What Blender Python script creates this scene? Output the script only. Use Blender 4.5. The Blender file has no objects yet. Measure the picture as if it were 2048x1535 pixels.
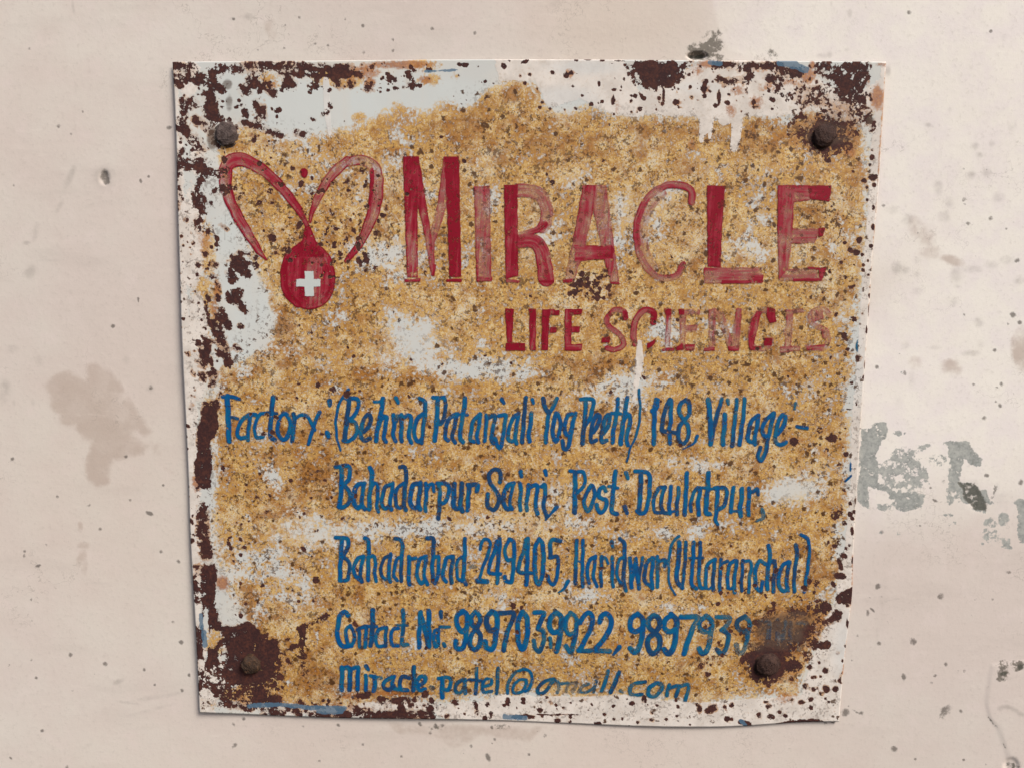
import bpy, math, random
import numpy as np

# ------------------------------------------------------------------ camera, light, exposure
S = bpy.context.scene
CX, CZ = 0.0, 1.6                      # centre of the sign on the wall (metres)
CAM = np.array([CX + 0.00205, -0.52923, CZ + 0.087])
YAW, PITCH, ROLL = -0.01663, 0.13399, 0.00895
FPX = 1607.358                         # focal length in pixels of the 2048 px wide photograph


def cam_axes():
    cy, sy, cp, sp = math.cos(YAW), math.sin(YAW), math.cos(PITCH), math.sin(PITCH)
    f = np.array([sy * cp, cy * cp, -sp])
    r = np.array([cy, -sy, 0.0])
    u = np.cross(r, f)
    cr, sr = math.cos(ROLL), math.sin(ROLL)
    return cr * r + sr * u, -sr * r + cr * u, f


AX_R, AX_U, AX_F = cam_axes()
cd = bpy.data.cameras.new('camera')
cam = bpy.data.objects.new('camera', cd)
S.collection.objects.link(cam)
from mathutils import Matrix
M = Matrix.Identity(4)
for i in range(3):
    M[i][0], M[i][1], M[i][2], M[i][3] = AX_R[i], AX_U[i], -AX_F[i], CAM[i]
cam.matrix_world = M
cd.sensor_fit = 'HORIZONTAL'
cd.sensor_width = 36.0
cd.lens = 36.0 * FPX / 2048.0
cd.clip_start = 0.01
cd.clip_end = 100.0
S.camera = cam

SUN_EL, SUN_AZ = math.radians(46), math.radians(46)       # azimuth: to the right of the wall's normal
w = bpy.data.worlds.new('World')
S.world = w
w.use_nodes = True
wn = w.node_tree
sky = wn.nodes.new('ShaderNodeTexSky')
sky.sky_type = 'NISHITA'
sky.sun_disc = False
sky.sun_elevation = SUN_EL
sky.sun_rotation = math.pi - SUN_AZ
sky.air_density = 1.0
sky.dust_density = 4.0
sky.ozone_density = 1.0
bg = wn.nodes['Background']
bg.inputs['Strength'].default_value = 0.06
wn.links.new(sky.outputs[0], bg.inputs['Color'])

sd = bpy.data.lights.new('sun', 'SUN')
sd.energy = 1.5
sd.angle = math.radians(24)
sd.color = (1.0, 0.985, 0.93)
sun = bpy.data.objects.new('sun', sd)
S.collection.objects.link(sun)
dirv = np.array([math.sin(SUN_AZ) * math.cos(SUN_EL), -math.cos(SUN_AZ) * math.cos(SUN_EL), math.sin(SUN_EL)])
from mathutils import Vector
sun.rotation_euler = Vector(dirv).to_track_quat('Z', 'Y').to_euler()
sun.location = Vector(dirv) * 5 + Vector((0, 0, CZ))

S.view_settings.view_transform = 'Standard'
S.view_settings.look = 'None'
S.view_settings.gamma = 1.0
S.view_settings.use_curve_mapping = False
S.view_settings.exposure = 1.16
S.cycles.max_bounces = 6
S.cycles.transparent_max_bounces = 12

# ------------------------------------------------------------------ helpers


def at(px, py, y=0.0):
    """a point of the wall (or of a plane y in front of it) seen at pixel px, py of the photograph"""
    px, py = np.asarray(px, float), np.asarray(py, float)
    d = (AX_F[None] + ((px.ravel() - 1024) / FPX)[:, None] * AX_R[None] - ((py.ravel() - 767.5) / FPX)[:, None] * AX_U[None])
    yy = np.broadcast_to(np.asarray(y, float), px.shape).ravel()
    t = (yy - CAM[1]) / d[:, 1]
    return CAM[None] + d * t[:, None]


def lin(r, g, b):
    def f(v):
        v /= 255.0
        return v / 12.92 if v <= 0.04045 else ((v + 0.055) / 1.055) ** 2.4
    return (f(r), f(g), f(b), 1.0)


def mesh_obj(name, verts, faces, mat, parent=None, attrs=None, smooth=True):
    me = bpy.data.meshes.new(name)
    verts = np.asarray(verts, np.float32)
    faces = np.asarray(faces, np.int32)
    n, k = faces.shape
    me.vertices.add(len(verts))
    me.vertices.foreach_set('co', verts.ravel())
    me.loops.add(n * k)
    me.loops.foreach_set('vertex_index', faces.ravel())
    me.polygons.add(n)
    me.polygons.foreach_set('loop_start', np.arange(0, n * k, k, dtype=np.int32))
    me.polygons.foreach_set('loop_total', np.full(n, k, np.int32))
    me.polygons.foreach_set('use_smooth', np.full(n, smooth, bool))
    for a, v in (attrs or {}).items():
        at_ = me.attributes.new(a, 'FLOAT', 'POINT')
        at_.data.foreach_set('value', np.asarray(v, np.float32))
    me.update(calc_edges=True)
    me.validate()
    me.materials.append(mat)
    o = bpy.data.objects.new(name, me)
    S.collection.objects.link(o)
    if parent is not None:
        o.parent = parent
    return o


def pts_of(s):
    return [tuple(float(q) for q in t.split(',')) for t in s.split()]


def smooth_line(p, closed=False, sub=6):
    p = np.asarray(p, float)
    n = len(p)
    if n < 3:
        return p
    out = []
    rng = range(n) if closed else range(n - 1)
    for i in rng:
        if closed:
            a, b, c, d = p[(i - 1) % n], p[i], p[(i + 1) % n], p[(i + 2) % n]
        else:
            b, c = p[i], p[i + 1]
            a = p[i - 1] if i > 0 else 2 * b - c
            d = p[i + 2] if i + 2 < n else 2 * c - b
        for k in range(sub):
            t = k / sub
            out.append(0.5 * (2 * b + (c - a) * t + (2 * a - 5 * b + 4 * c - d) * t * t + (3 * b - a - 3 * c + d) * t ** 3))
    if not closed:
        out.append(p[-1])
    return np.array(out)


def sdf_line(X, Y, p):
    """distance to a brush line, p rows (x, y, width); also the way along it and across it"""
    best = np.full(X.shape, 1e9)
    al = np.zeros(X.shape)
    ac = np.zeros(X.shape)
    L = 0.0
    if len(p) == 1:
        d = np.hypot(X - p[0][0], Y - p[0][1])
        return d - p[0][2] / 2, d * 0, Y - p[0][1], 1.0
    for i in range(len(p) - 1):
        ax, ay, aw = p[i]
        bx, by, bw = p[i + 1]
        dx, dy = bx - ax, by - ay
        l = math.hypot(dx, dy) + 1e-9
        t = np.clip(((X - ax) * dx + (Y - ay) * dy) / (l * l), 0, 1)
        ex, ey = X - ax - t * dx, Y - ay - t * dy
        s = np.hypot(ex, ey) - 0.5 * (aw + t * (bw - aw))
        m = s < best
        best[m] = s[m]
        al[m] = (L + t * l)[m]
        ac[m] = ((dx * (Y - ay) - dy * (X - ax)) / l)[m]
        L += l
    return best, al, ac, L


def sdf_poly(X, Y, p):
    p = np.asarray(p, float)
    n = len(p)
    d = np.full(X.shape, 1e9)
    ins = np.zeros(X.shape, bool)
    for i in range(n):
        ax, ay = p[i]
        bx, by = p[(i + 1) % n]
        dx, dy = bx - ax, by - ay
        t = np.clip(((X - ax) * dx + (Y - ay) * dy) / (dx * dx + dy * dy + 1e-9), 0, 1)
        d = np.minimum(d, np.hypot(X - ax - t * dx, Y - ay - t * dy))
        c = (ay > Y) != (by > Y)
        xi = ax + (Y - ay) * dx / (dy if abs(dy) > 1e-9 else 1e-9)
        ins ^= c & (X < xi)
    return np.where(ins, -d, d)


class Fields:
    """soft-edged marks (stains, rust, drips ...) laid down where the photograph shows them"""

    def __init__(self):
        self.ops = []

    def line(self, name, wd, amt, soft, pts, mode='max', smooth=True):
        if isinstance(pts, str):
            pts = pts_of(pts)
        p = [(q[0], q[1], q[2] if len(q) > 2 else wd) for q in pts]
        p = smooth_line(p) if smooth else np.array(p)
        r = p[:, 2].max() / 2 + soft
        self.ops.append((name, 'l', p, amt, soft, mode, (p[:, 0].min() - r, p[:, 0].max() + r, p[:, 1].min() - r, p[:, 1].max() + r)))

    def poly(self, name, amt, soft, pts, mode='max', tile=None):
        if isinstance(pts, str):
            pts = pts_of(pts)
        p = np.array(pts, float)
        if tile:
            p = p / tile[2] + np.array(tile[:2])
        self.ops.append((name, 'p', p, amt, soft, mode, (p[:, 0].min() - soft, p[:, 0].max() + soft, p[:, 1].min() - soft, p[:, 1].max() + soft)))

    def blob(self, name, x, y, rx, ry, amt, soft=0.5, mode='max', rot=0.0):
        R = max(rx, ry) * (1 + soft)
        self.ops.append((name, 'b', (x, y, rx, ry, rot), amt, soft, mode, (x - R, x + R, y - R, y + R)))

    def blobs(self, name, data, amt=1.0, soft=0.5, mode='max', k=1.0):
        for q in data:
            self.blob(name, q[0], q[1], q[2], q[3] if len(q) > 3 else q[2], (q[4] if len(q) > 4 else amt) * k, soft, mode, q[5] if len(q) > 5 else 0.0)

    def scatter(self, name, seed, x0, x1, y0, y1, n, rmin, rmax, amt=1.0, soft=0.6):
        rr = random.Random(seed)
        for _ in range(n):
            r = rmin + (rmax - rmin) * rr.random() ** 2.2
            self.blob(name, rr.uniform(x0, x1), rr.uniform(y0, y1), r * rr.uniform(.7, 1.2), r * rr.uniform(.7, 1.2), amt, soft, 'max', rr.uniform(0, 3))

    def eval(self, X, Y, names):
        out = {n: np.zeros(X.shape) for n in names}
        for name, kind, p, amt, soft, mode, (x0, x1, y0, y1) in self.ops:
            if name not in out:
                continue
            idx = np.nonzero((X >= x0) & (X <= x1) & (Y >= y0) & (Y <= y1))[0]
            if not len(idx):
                continue
            x, y = X[idx], Y[idx]
            if kind == 'l':
                s = sdf_line(x, y, p)[0]
                m = np.clip(0.5 - s / (2 * soft), 0, 1)
            elif kind == 'p':
                s = sdf_poly(x, y, p)
                m = np.clip(0.5 - s / (2 * soft), 0, 1)
            else:
                cx, cy, rx, ry, rot = p
                c, sn = math.cos(rot), math.sin(rot)
                u = ((x - cx) * c + (y - cy) * sn) / rx
                v = (-(x - cx) * sn + (y - cy) * c) / ry
                d = np.hypot(u, v)
                m = np.clip((1 + soft - d) / (2 * soft), 0, 1)
            m = m * m * (3 - 2 * m)
            a = out[name]
            if mode == 'max':
                a[idx] = np.maximum(a[idx], m * amt)
            elif mode == 'add':
                a[idx] += m * amt
            else:
                a[idx] *= 1 - m * amt
        return out


# ------------------------------------------------------------------ node helpers


class NT:
    def __init__(self, name):
        self.mat = bpy.data.materials.new(name)
        self.mat.use_nodes = True
        self.t = self.mat.node_tree
        self.t.nodes.clear()
        self.out = self.t.nodes.new('ShaderNodeOutputMaterial')

    def new(self, typ, **kw):
        n = self.t.nodes.new(typ)
        for k, v in kw.items():
            setattr(n, k, v)
        return n

    def put(self, sock, v):
        if hasattr(v, 'is_output') or hasattr(v, 'links'):
            self.t.links.new(v, sock)
        else:
            sock.default_value = v

    def m(self, op, a, b=0.0, c=0.0, clamp=False):
        n = self.new('ShaderNodeMath', operation=op, use_clamp=clamp)
        self.put(n.inputs[0], a)
        self.put(n.inputs[1], b)
        self.put(n.inputs[2], c)
        return n.outputs[0]

    def add(self, *a):
        r = a[0]
        for b in a[1:]:
            r = self.m('ADD', r, b)
        return r

    def mul(self, a, b, clamp=False):
        return self.m('MULTIPLY', a, b, clamp=clamp)

    def step(self, v, lo, hi, a=0.0, b=1.0):
        n = self.new('ShaderNodeMapRange', interpolation_type='SMOOTHSTEP')
        self.put(n.inputs['Value'], v)
        for s, q in zip(('From Min', 'From Max', 'To Min', 'To Max'), (lo, hi, a, b)):
            n.inputs[s].default_value = q
        return n.outputs[0]

    def mix(self, f, a, b, blend='MIX'):
        n = self.new('ShaderNodeMix', data_type='RGBA', blend_type=blend)
        self.put(n.inputs[0], f)
        self.put(n.inputs[6], a)
        self.put(n.inputs[7], b)
        return n.outputs[2]

    def attr(self, name):
        return self.new('ShaderNodeAttribute', attribute_name=name).outputs['Fac']

    def obj(self):
        if not hasattr(self, '_tc'):
            self._tc = self.new('ShaderNodeTexCoord')
        return self._tc.outputs['Object']

    def noise(self, scale, detail=3.0, rough=0.6, off=0.0, vec=None, stretch=None):
        v = vec if vec is not None else self.obj()
        if off or stretch:
            mp = self.new('ShaderNodeMapping')
            self.put(mp.inputs['Vector'], v)
            mp.inputs['Location'].default_value = (off, off * .37, off * 1.7)
            if stretch:
                mp.inputs['Scale'].default_value = stretch
            v = mp.outputs[0]
        n = self.new('ShaderNodeTexNoise')
        self.put(n.inputs['Vector'], v)
        n.inputs['Scale'].default_value = scale
        n.inputs['Detail'].default_value = detail
        n.inputs['Roughness'].default_value = rough
        return n.outputs['Fac']

    def voro(self, scale, off=0.0, warp=0.0):
        v = self.obj()
        mp = self.new('ShaderNodeMapping')
        self.put(mp.inputs['Vector'], v)
        mp.inputs['Location'].default_value = (off, off * .61, off * .3)
        v = mp.outputs[0]
        if warp:
            nn = self.new('ShaderNodeTexNoise')
            self.put(nn.inputs['Vector'], v)
            nn.inputs['Scale'].default_value = scale * 2.2
            nn.inputs['Detail'].default_value = 2
            vm = self.new('ShaderNodeVectorMath', operation='MULTIPLY_ADD')
            self.put(vm.inputs[0], nn.outputs['Color'])
            vm.inputs[1].default_value = (warp / scale,) * 3
            self.put(vm.inputs[2], v)
            v = vm.outputs[0]
        n = self.new('ShaderNodeTexVoronoi', feature='F1')
        self.put(n.inputs['Vector'], v)
        n.inputs['Scale'].default_value = scale
        sep = self.new('ShaderNodeSeparateColor')
        self.t.links.new(n.outputs['Color'], sep.inputs[0])
        return n.outputs['Distance'], sep.outputs[0], sep.outputs[1]

    def ramp(self, v, stops):
        n = self.new('ShaderNodeValToRGB')
        self.put(n.inputs[0], v)
        e = n.color_ramp.elements
        while len(e) < len(stops):
            e.new(0.5)
        for el, (p, c) in zip(e, stops):
            el.position = p
            el.color = c
        return n.outputs[0]

    def sgn(self, v, amp):
        return self.m('MULTIPLY_ADD', v, amp, -amp / 2)

    def bsdf(self, col, rough=0.7, height=None, dist=0.0005, strength=1.0, alpha=None, spec=0.3):
        p = self.new('ShaderNodeBsdfPrincipled')
        self.put(p.inputs['Base Color'], col)
        self.put(p.inputs['Roughness'], rough)
        p.inputs['Specular IOR Level'].default_value = spec
        if height is not None:
            b = self.new('ShaderNodeBump')
            b.inputs['Distance'].default_value = dist
            b.inputs['Strength'].default_value = strength
            self.put(b.inputs['Height'], height)
            self.t.links.new(b.outputs[0], p.inputs['Normal'])
        if alpha is not None:
            self.put(p.inputs['Alpha'], alpha)
        self.t.links.new(p.outputs[0], self.out.inputs['Surface'])
        return self.mat


# ------------------------------------------------------------------ the wall
WF = Fields()
WN = ['white', 'damp', 'grey', 'dark', 'mould', 'dots', 'smudge', 'chip', 'warm']
# whiter coat on the right; brighter light towards the upper right painted in too
WF.poly('white', 1.0, 170, "1500,-900 3600,-900 3600,1200 2250,1050 1900,1010 1700,1060 1560,640 1740,560 1600,420 1500,200 1425,90")
WF.poly('white', 0.85, 10, "1412,-60 1425,20 1440,75 1455,105 1520,122 1800,122 1900,-60")
WF.blob('white', 1990, 540, 160, 260, 1.25, .8)
WF.blob('white', 300, 60, 260, 130, .32, .9)
WF.blob('warm', 1250, 40, 190, 120, .8, .7)
WF.blob('warm', 300, 1000, 260, 260, .45, .9)
WF.blob('warm', 1000, 1560, 700, 150, .5, .8)
# damp brown stains
WF.poly('damp', 0.85, 13, "82,770 105,750 135,742 170,760 172,735 190,724 215,740 235,760 243,780 240,800 255,795 282,830 300,862 290,870 270,858 262,872 296,890 285,905 250,915 225,920 220,935 215,965 190,975 172,955 170,930 178,905 182,880 165,878 148,858 150,850 120,848 118,830 100,815 98,790")
WF.line('damp', 10, .35, 10, "300,880 315,920 345,945")
WF.blob('damp', 320, 900, 16, 18, .4, .6)
WF.poly('damp', .6, 8, "775,1442 870,1448 955,1450 1090,1452 1060,1482 1020,1480 960,1470 930,1490 900,1497 880,1480 850,1470 800,1468 782,1458")
WF.blobs('damp', [(1830, 455, 15, 22), (1850, 475, 24, 26), (1860, 505, 26, 16), (1905, 520, 24, 10, .8, .3), (1925, 400, 12, 10, .3), (1905, 735, 22, 16, .7), (2045, 700, 20, 40, .8),
                  (1830, 725, 16, 14, .4), (165, 1090, 14, 8, .6), (160, 1120, 10, 20, .7, .3), (167, 1135, 8, 16, .7), (158, 1055, 6, 12, .5), (540, 52, 14, 14, .5), (545, 70, 10, 10, .4)], .6, .7)
# soft grey smudges
WF.blobs('smudge', [(140, 352, 7, 24, .8, .4), (117, 415, 5, 18, .6, .5), (70, 465, 6, 20, .6, .2), (52, 486, 8, 4, .8), (62, 545, 14, 14, .8), (95, 521, 22, 3, .5), (146, 14, 3, 16, .7, -.15),
                    (320, 140, 9, 12, .35), (300, 118, 7, 6, .4), (498, 34, 14, 8, .7), (465, 38, 8, 4, .4), (25, 697, 12, 10, .5), (78, 722, 10, 11, .6), (8, 780, 14, 22, .7), (27, 805, 4, 8, .5), (65, 805, 5, 8, .5),
                    (250, 720, 8, 9, .6), (300, 777, 10, 8, .6), (1112, 8, 14, 10, .5), (238, 1362, 12, 5, .9, -.4), (255, 1405, 26, 3, .6, .15), (300, 1396, 40, 5, .45, -.15), (345, 1388, 24, 5, .45, -.3), (300, 1420, 50, 4, .45, -.25), (175, 1490, 12, 5, .5, -.6),
                    (228, 1385, 5, 12, .3), (245, 300, 6, 5, .2), (270, 1370, 14, 3, .35, .6), (195, 1166, 30, 3, .4), (30, 1375, 6, 3, .5),
                    (1785, 420, 14, 9, .6), (1815, 440, 12, 14, .7), (1877, 375, 9, 16, .7), (1900, 405, 12, 12, .6), (1890, 433, 13, 12, .7), (1795, 535, 11, 11, 1.1), (1812, 540, 10, 8, .7), (1835, 520, 9, 7, .5), (1835, 548, 8, 6, .6),
                    (1915, 550, 13, 16, .7), (1945, 538, 20, 8, .6), (1985, 530, 14, 8, .6), (2015, 520, 14, 10, .6), (1905, 602, 12, 12, .6), (1958, 645, 10, 10, .7), (1998, 395, 14, 11, .5), (1943, 350, 9, 9, .7), (1975, 345, 10, 10, .6), (1950, 292, 9, 8, .6),
                    (1960, 310, 8, 6, .6), (1928, 290, 7, 6, .5), (2025, 253, 9, 12, .7), (1985, 288, 7, 7, .5), (1900, 220, 5, 7, .5), (1857, 250, 7, 5, .7), (1943, 707, 18, 6, .8), (1873, 695, 12, 5, .6), (1812, 690, 9, 9, .5), (1962, 690, 8, 10, .5), (1838, 583, 12, 8, .5),
                    (2040, 562, 12, 8, .6), (1700, 26, 5, 9, .7), (1645, 110, 12, 6, .6), (1660, 108, 8, 6, .6), (1695, 98, 5, 4, .5), (2010, 75, 10, 8, .3), (1778, 142, 6, 12, .9), (1915, 573, 8, 4, .6), (1755, 290, 6, 18, .7), (1800, 800, 10, 22, .35), (1825, 760, 8, 24, .35),
                    (1940, 708, 12, 5, .5), (1895, 860, 8, 12, .2), (1765, 1205, 10, 60, .35), (1755, 1240, 6, 50, .35), (1990, 1000, 40, 26, .35)], .6, .8)
WF.blobs('smudge', [(207, 355, 24, 26, .55), (207, 356, 14, 16, .5)], .6, .7)
rr = random.Random(5)
for _ in range(150):
    WF.blob('smudge', rr.uniform(-200, 2250), rr.uniform(-150, 1700), rr.uniform(4, 22), rr.uniform(3, 14), rr.uniform(.1, .3), .9, 'max', rr.uniform(0, 3))
# grey cement where the paint has come off
WT = (1640, 700, 3.655)
WF.poly('grey', 1.0, 4, "305,570 370,570 400,530 480,530 500,600 490,640 440,700 415,760 430,830 430,960 500,1000 560,1030 700,1035 765,1060 740,1150 650,1175 560,1170 500,1080 490,1030 400,1020 350,990 360,1080 365,1150 320,1150 275,1100 280,950 290,800 300,690", tile=WT)
WF.poly('grey', .62, 6, "440,830 540,740 560,705 640,700 680,710 760,680 830,690 760,730 700,770 800,770 850,760 940,770 950,830 880,850 800,820 720,800 790,880 800,980 760,990 700,1040 560,1040 460,960 420,880", tile=WT)
WF.poly('grey', 1.0, 4, "900,680 960,660 1090,665 1130,740 1190,800 1180,850 1110,850 1060,790 1040,860 1030,960 940,960 940,800 940,700", tile=WT)
WF.poly('grey', .75, 5, "1000,960 1140,960 1180,1050 1230,1120 1220,1190 1120,1180 1040,1110 930,1140 920,1060 940,960", tile=WT)
WF.poly('dark', 1.0, 5, "1010,965 1140,960 1175,1040 1230,1120 1225,1180 1130,1170 1050,1080 1040,1010", tile=WT)
WF.poly('grey', .8, 4, "420,1125 520,1120 520,1170 430,1180", tile=WT)
WF.line('dark', 9, .8, 3, "1985,995 1992,982 1994,972")
WF.line('grey', 12, .8, 3, "1970,985 1975,1000 1985,1005")
WF.poly('grey', 1.0, 4, "1430,1110 1460,1090 1520,1090 1520,1430 1460,1420 1450,1300 1455,1190", tile=WT)
WF.blobs('grey', [(1897, 1030, 10, 5, .8), (1903, 1048, 12, 4, .8, -.3), (1985, 1045, 16, 9, .75), (2008, 1040, 12, 14, .8), (1995, 1075, 26, 16, .5), (2012, 1085, 12, 12, .6), (2022, 1095, 6, 4, .8), (1968, 1088, 4, 3, .9), (1978, 1063, 12, 6, .6), (1762, 1064, 4, 4, .8), (1798, 1066, 6, 4, .5),
                  (1797, 866, 9, 5, .8), (1810, 865, 3, 3, .9), (1805, 745, 4, 3, .6)], .8, .5)
# black mould around the top edge of the sign
WF.poly('mould', .95, 24, "1375,122 1378,100 1395,85 1412,70 1425,55 1440,60 1448,85 1446,122")
WF.blobs('mould', [(1395, 105, 24, 20, .85), (1440, 85, 8, 24, .6), (1432, 62, 10, 10, .5), (1540, 110, 28, 16, .55), (1520, 118, 20, 10, .5), (1650, 112, 30, 10, .3), (1745, 106, 10, 8, .4)], .7, .8)
WF.blobs('dark', [(1385, 112, 6, 4), (1403, 110, 7, 4), (1398, 113, 10, 3)], 1.2, .6)
WF.blobs('mould', [(1000, 1452, 26, 8, .55), (870, 1455, 30, 8, .5), (2005, 1330, 14, 12, .75), (2005, 1347, 14, 10, .8), (2035, 1330, 14, 12, .95), (2003, 1358, 12, 5, .8)], .6, .6)
WF.blobs('dark', [(2040, 1333, 8, 7), (2005, 1345, 9, 5, .6), (2008, 1357, 8, 3, .8)], .9, .6)
# explicit dark spots: x, y, r
DOTS = [(1756, 1172, 6), (1883, 1193, 7), (1735, 1226, 7, 4), (1746, 1220, 8, 2), (1759, 1287, 5), (1827, 1283, 9, 7), (1809, 1355, 7, 5), (1893, 1329, 4), (1872, 1352, 4, 3), (1930, 1342, 4, 3), (1692, 1426, 8), (1715, 1425, 9, 2), (1725, 1427, 4), (1698, 1412, 3), (1891, 1423, 15, 8), (1922, 1422, 4),
        (1790, 1498, 7, 6), (1667, 1443, 5), (1652, 1446, 5, 2), (1704, 1321, 3), (1715, 1271, 3), (1740, 1194, 2), (1987, 1199, 3), (1953, 1199, 4, 2), (1831, 1518, 3), (1927, 1518, 3), (1972, 1527, 3), (1666, 1470, 3), (2020, 1145, 6, 3),
        (976, 1512, 5, 9), (942, 1491, 4), (927, 1505, 2), (839, 1448, 5, 4), (605, 1452, 3), (676, 1451, 4), (468, 1491, 6, 4), (466, 1449, 4), (487, 1438, 4), (802, 1514, 3), (638, 1522, 3), (725, 1490, 3), (984, 1485, 2), (989, 1477, 3), (1058, 1507, 3), (1090, 1470, 4, 5), (1075, 1460, 2), (983, 1453, 3), (861, 1465, 4), (870, 1453, 5), (885, 1451, 4),
        (46, 1103, 4, 3), (46, 1112, 4), (73, 1132, 6, 3), (60, 1199, 3), (62, 1241, 2), (62, 1319, 4), (17, 1330, 3, 2), (72, 1355, 3), (141, 1308, 5), (210, 1326, 5), (287, 1339, 4), (377, 1351, 4), (361, 1284, 5), (357, 1122, 4), (321, 1103, 4), (198, 1058, 4), (145, 1380, 4, 2), (308, 1370, 3), (363, 1381, 4), (22, 1514, 5, 3), (134, 1533, 4), (85, 1460, 4), (345, 1243, 4), (189, 1347, 2), (90, 1090, 3),
        (112, 993, 3), (175, 1011, 5, 3), (298, 1026, 8, 4), (259, 1000, 3), (23, 917, 4), (326, 970, 3), (250, 913, 4), (300, 775, 5), (226, 653, 4), (276, 600, 5, 2), (27, 372, 3), (281, 362, 5, 3), (297, 353, 3), (275, 180, 3), (164, 223, 3), (116, 253, 5), (142, 268, 4), (60, 97, 4), (338, 255, 4, 6),
        (598, 35, 4), (570, 50, 3), (690, 38, 3), (725, 51, 4), (864, 57, 4), (785, 78, 3), (630, 87, 3), (655, 90, 3), (568, 96, 3), (515, 100, 3), (727, 105, 4), (786, 100, 4), (466, 38, 3), (950, 66, 4),
        (1929, 400, 5), (1937, 447, 4), (1983, 436, 5), (2013, 457, 3), (2026, 629, 6), (2039, 645, 5), (2017, 648, 3), (1930, 630, 4, 2), (1990, 701, 4), (1811, 746, 5, 4), (1755, 735, 5, 4), (1948, 768, 3), (2003, 768, 4), (1994, 774, 2), (1992, 803, 3), (2000, 811, 4), (1969, 836, 5), (2035, 521, 5), (1767, 411, 4), (1763, 1063, 5), (1974, 950, 5, 4), (1930, 408, 3), (1820, 24, 5), (1982, 63, 4),
        (1861, 975, 3), (1887, 962, 5), (1975, 340, 2), (1840, 1050, 3, 2), (1870, 1000, 3, 6), (2045, 965, 6)]
for q in DOTS:
    WF.blob('dots', q[0], q[1], q[2] * 1.05, (q[3] if len(q) > 3 else q[2]) * 1.05, .82, .7, 'max', (q[0] * 7.3 + q[1]) % 3)
WF.scatter('dots', 3, -300, 2350, -300, 1900, 150, .9, 2.4, .5, .9)
WF.scatter('dots', 4, 1740, 2050, 150, 1500, 40, 1.2, 3.0, .6, .8)
WF.blob('dots', 208, 352, 9, 13, .8, .5)
WF.blob('dots', 212, 362, 7, 9, .8, .5)
WF.blob('dark', 2022, 1530, 11, 13, .9, .5)
WF.blob('dark', 2034, 1533, 8, 6, .7, .6)
WF.line('dark', 2, .62, 3.5, "1976,1432 1986,1446 1990,1450 1999,1456 2001,1466 2006,1478 2007,1489 2014,1499 2018,1512", smooth=False)
WF.blob('dark', 1994, 1453, 9, 4, .5, .8, 'max', .7)
WF.line('dark', 1.5, .42, 3, "1978,1355 1976,1385 1972,1410 1976,1430")
WF.line('smudge', 9, .8, 5, "1998,1415 2015,1412 2045,1428")
WF.line('smudge', 2, .8, 2, "1805,1195 1780,1200 1760,1208")
WF.line('dots', 1.5, .6, 2, "1762,1180 1764,1192 1762,1200")
# loose plaster: a raised plate at the lower right, a chipped hole at the left
WF.poly('chip', 1.0, 5, "1985,1330 2050,1322 2300,1330 2320,1600 2040,1640 2020,1530 2008,1490 1998,1462 1978,1432 1972,1405 1978,1360")


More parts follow.
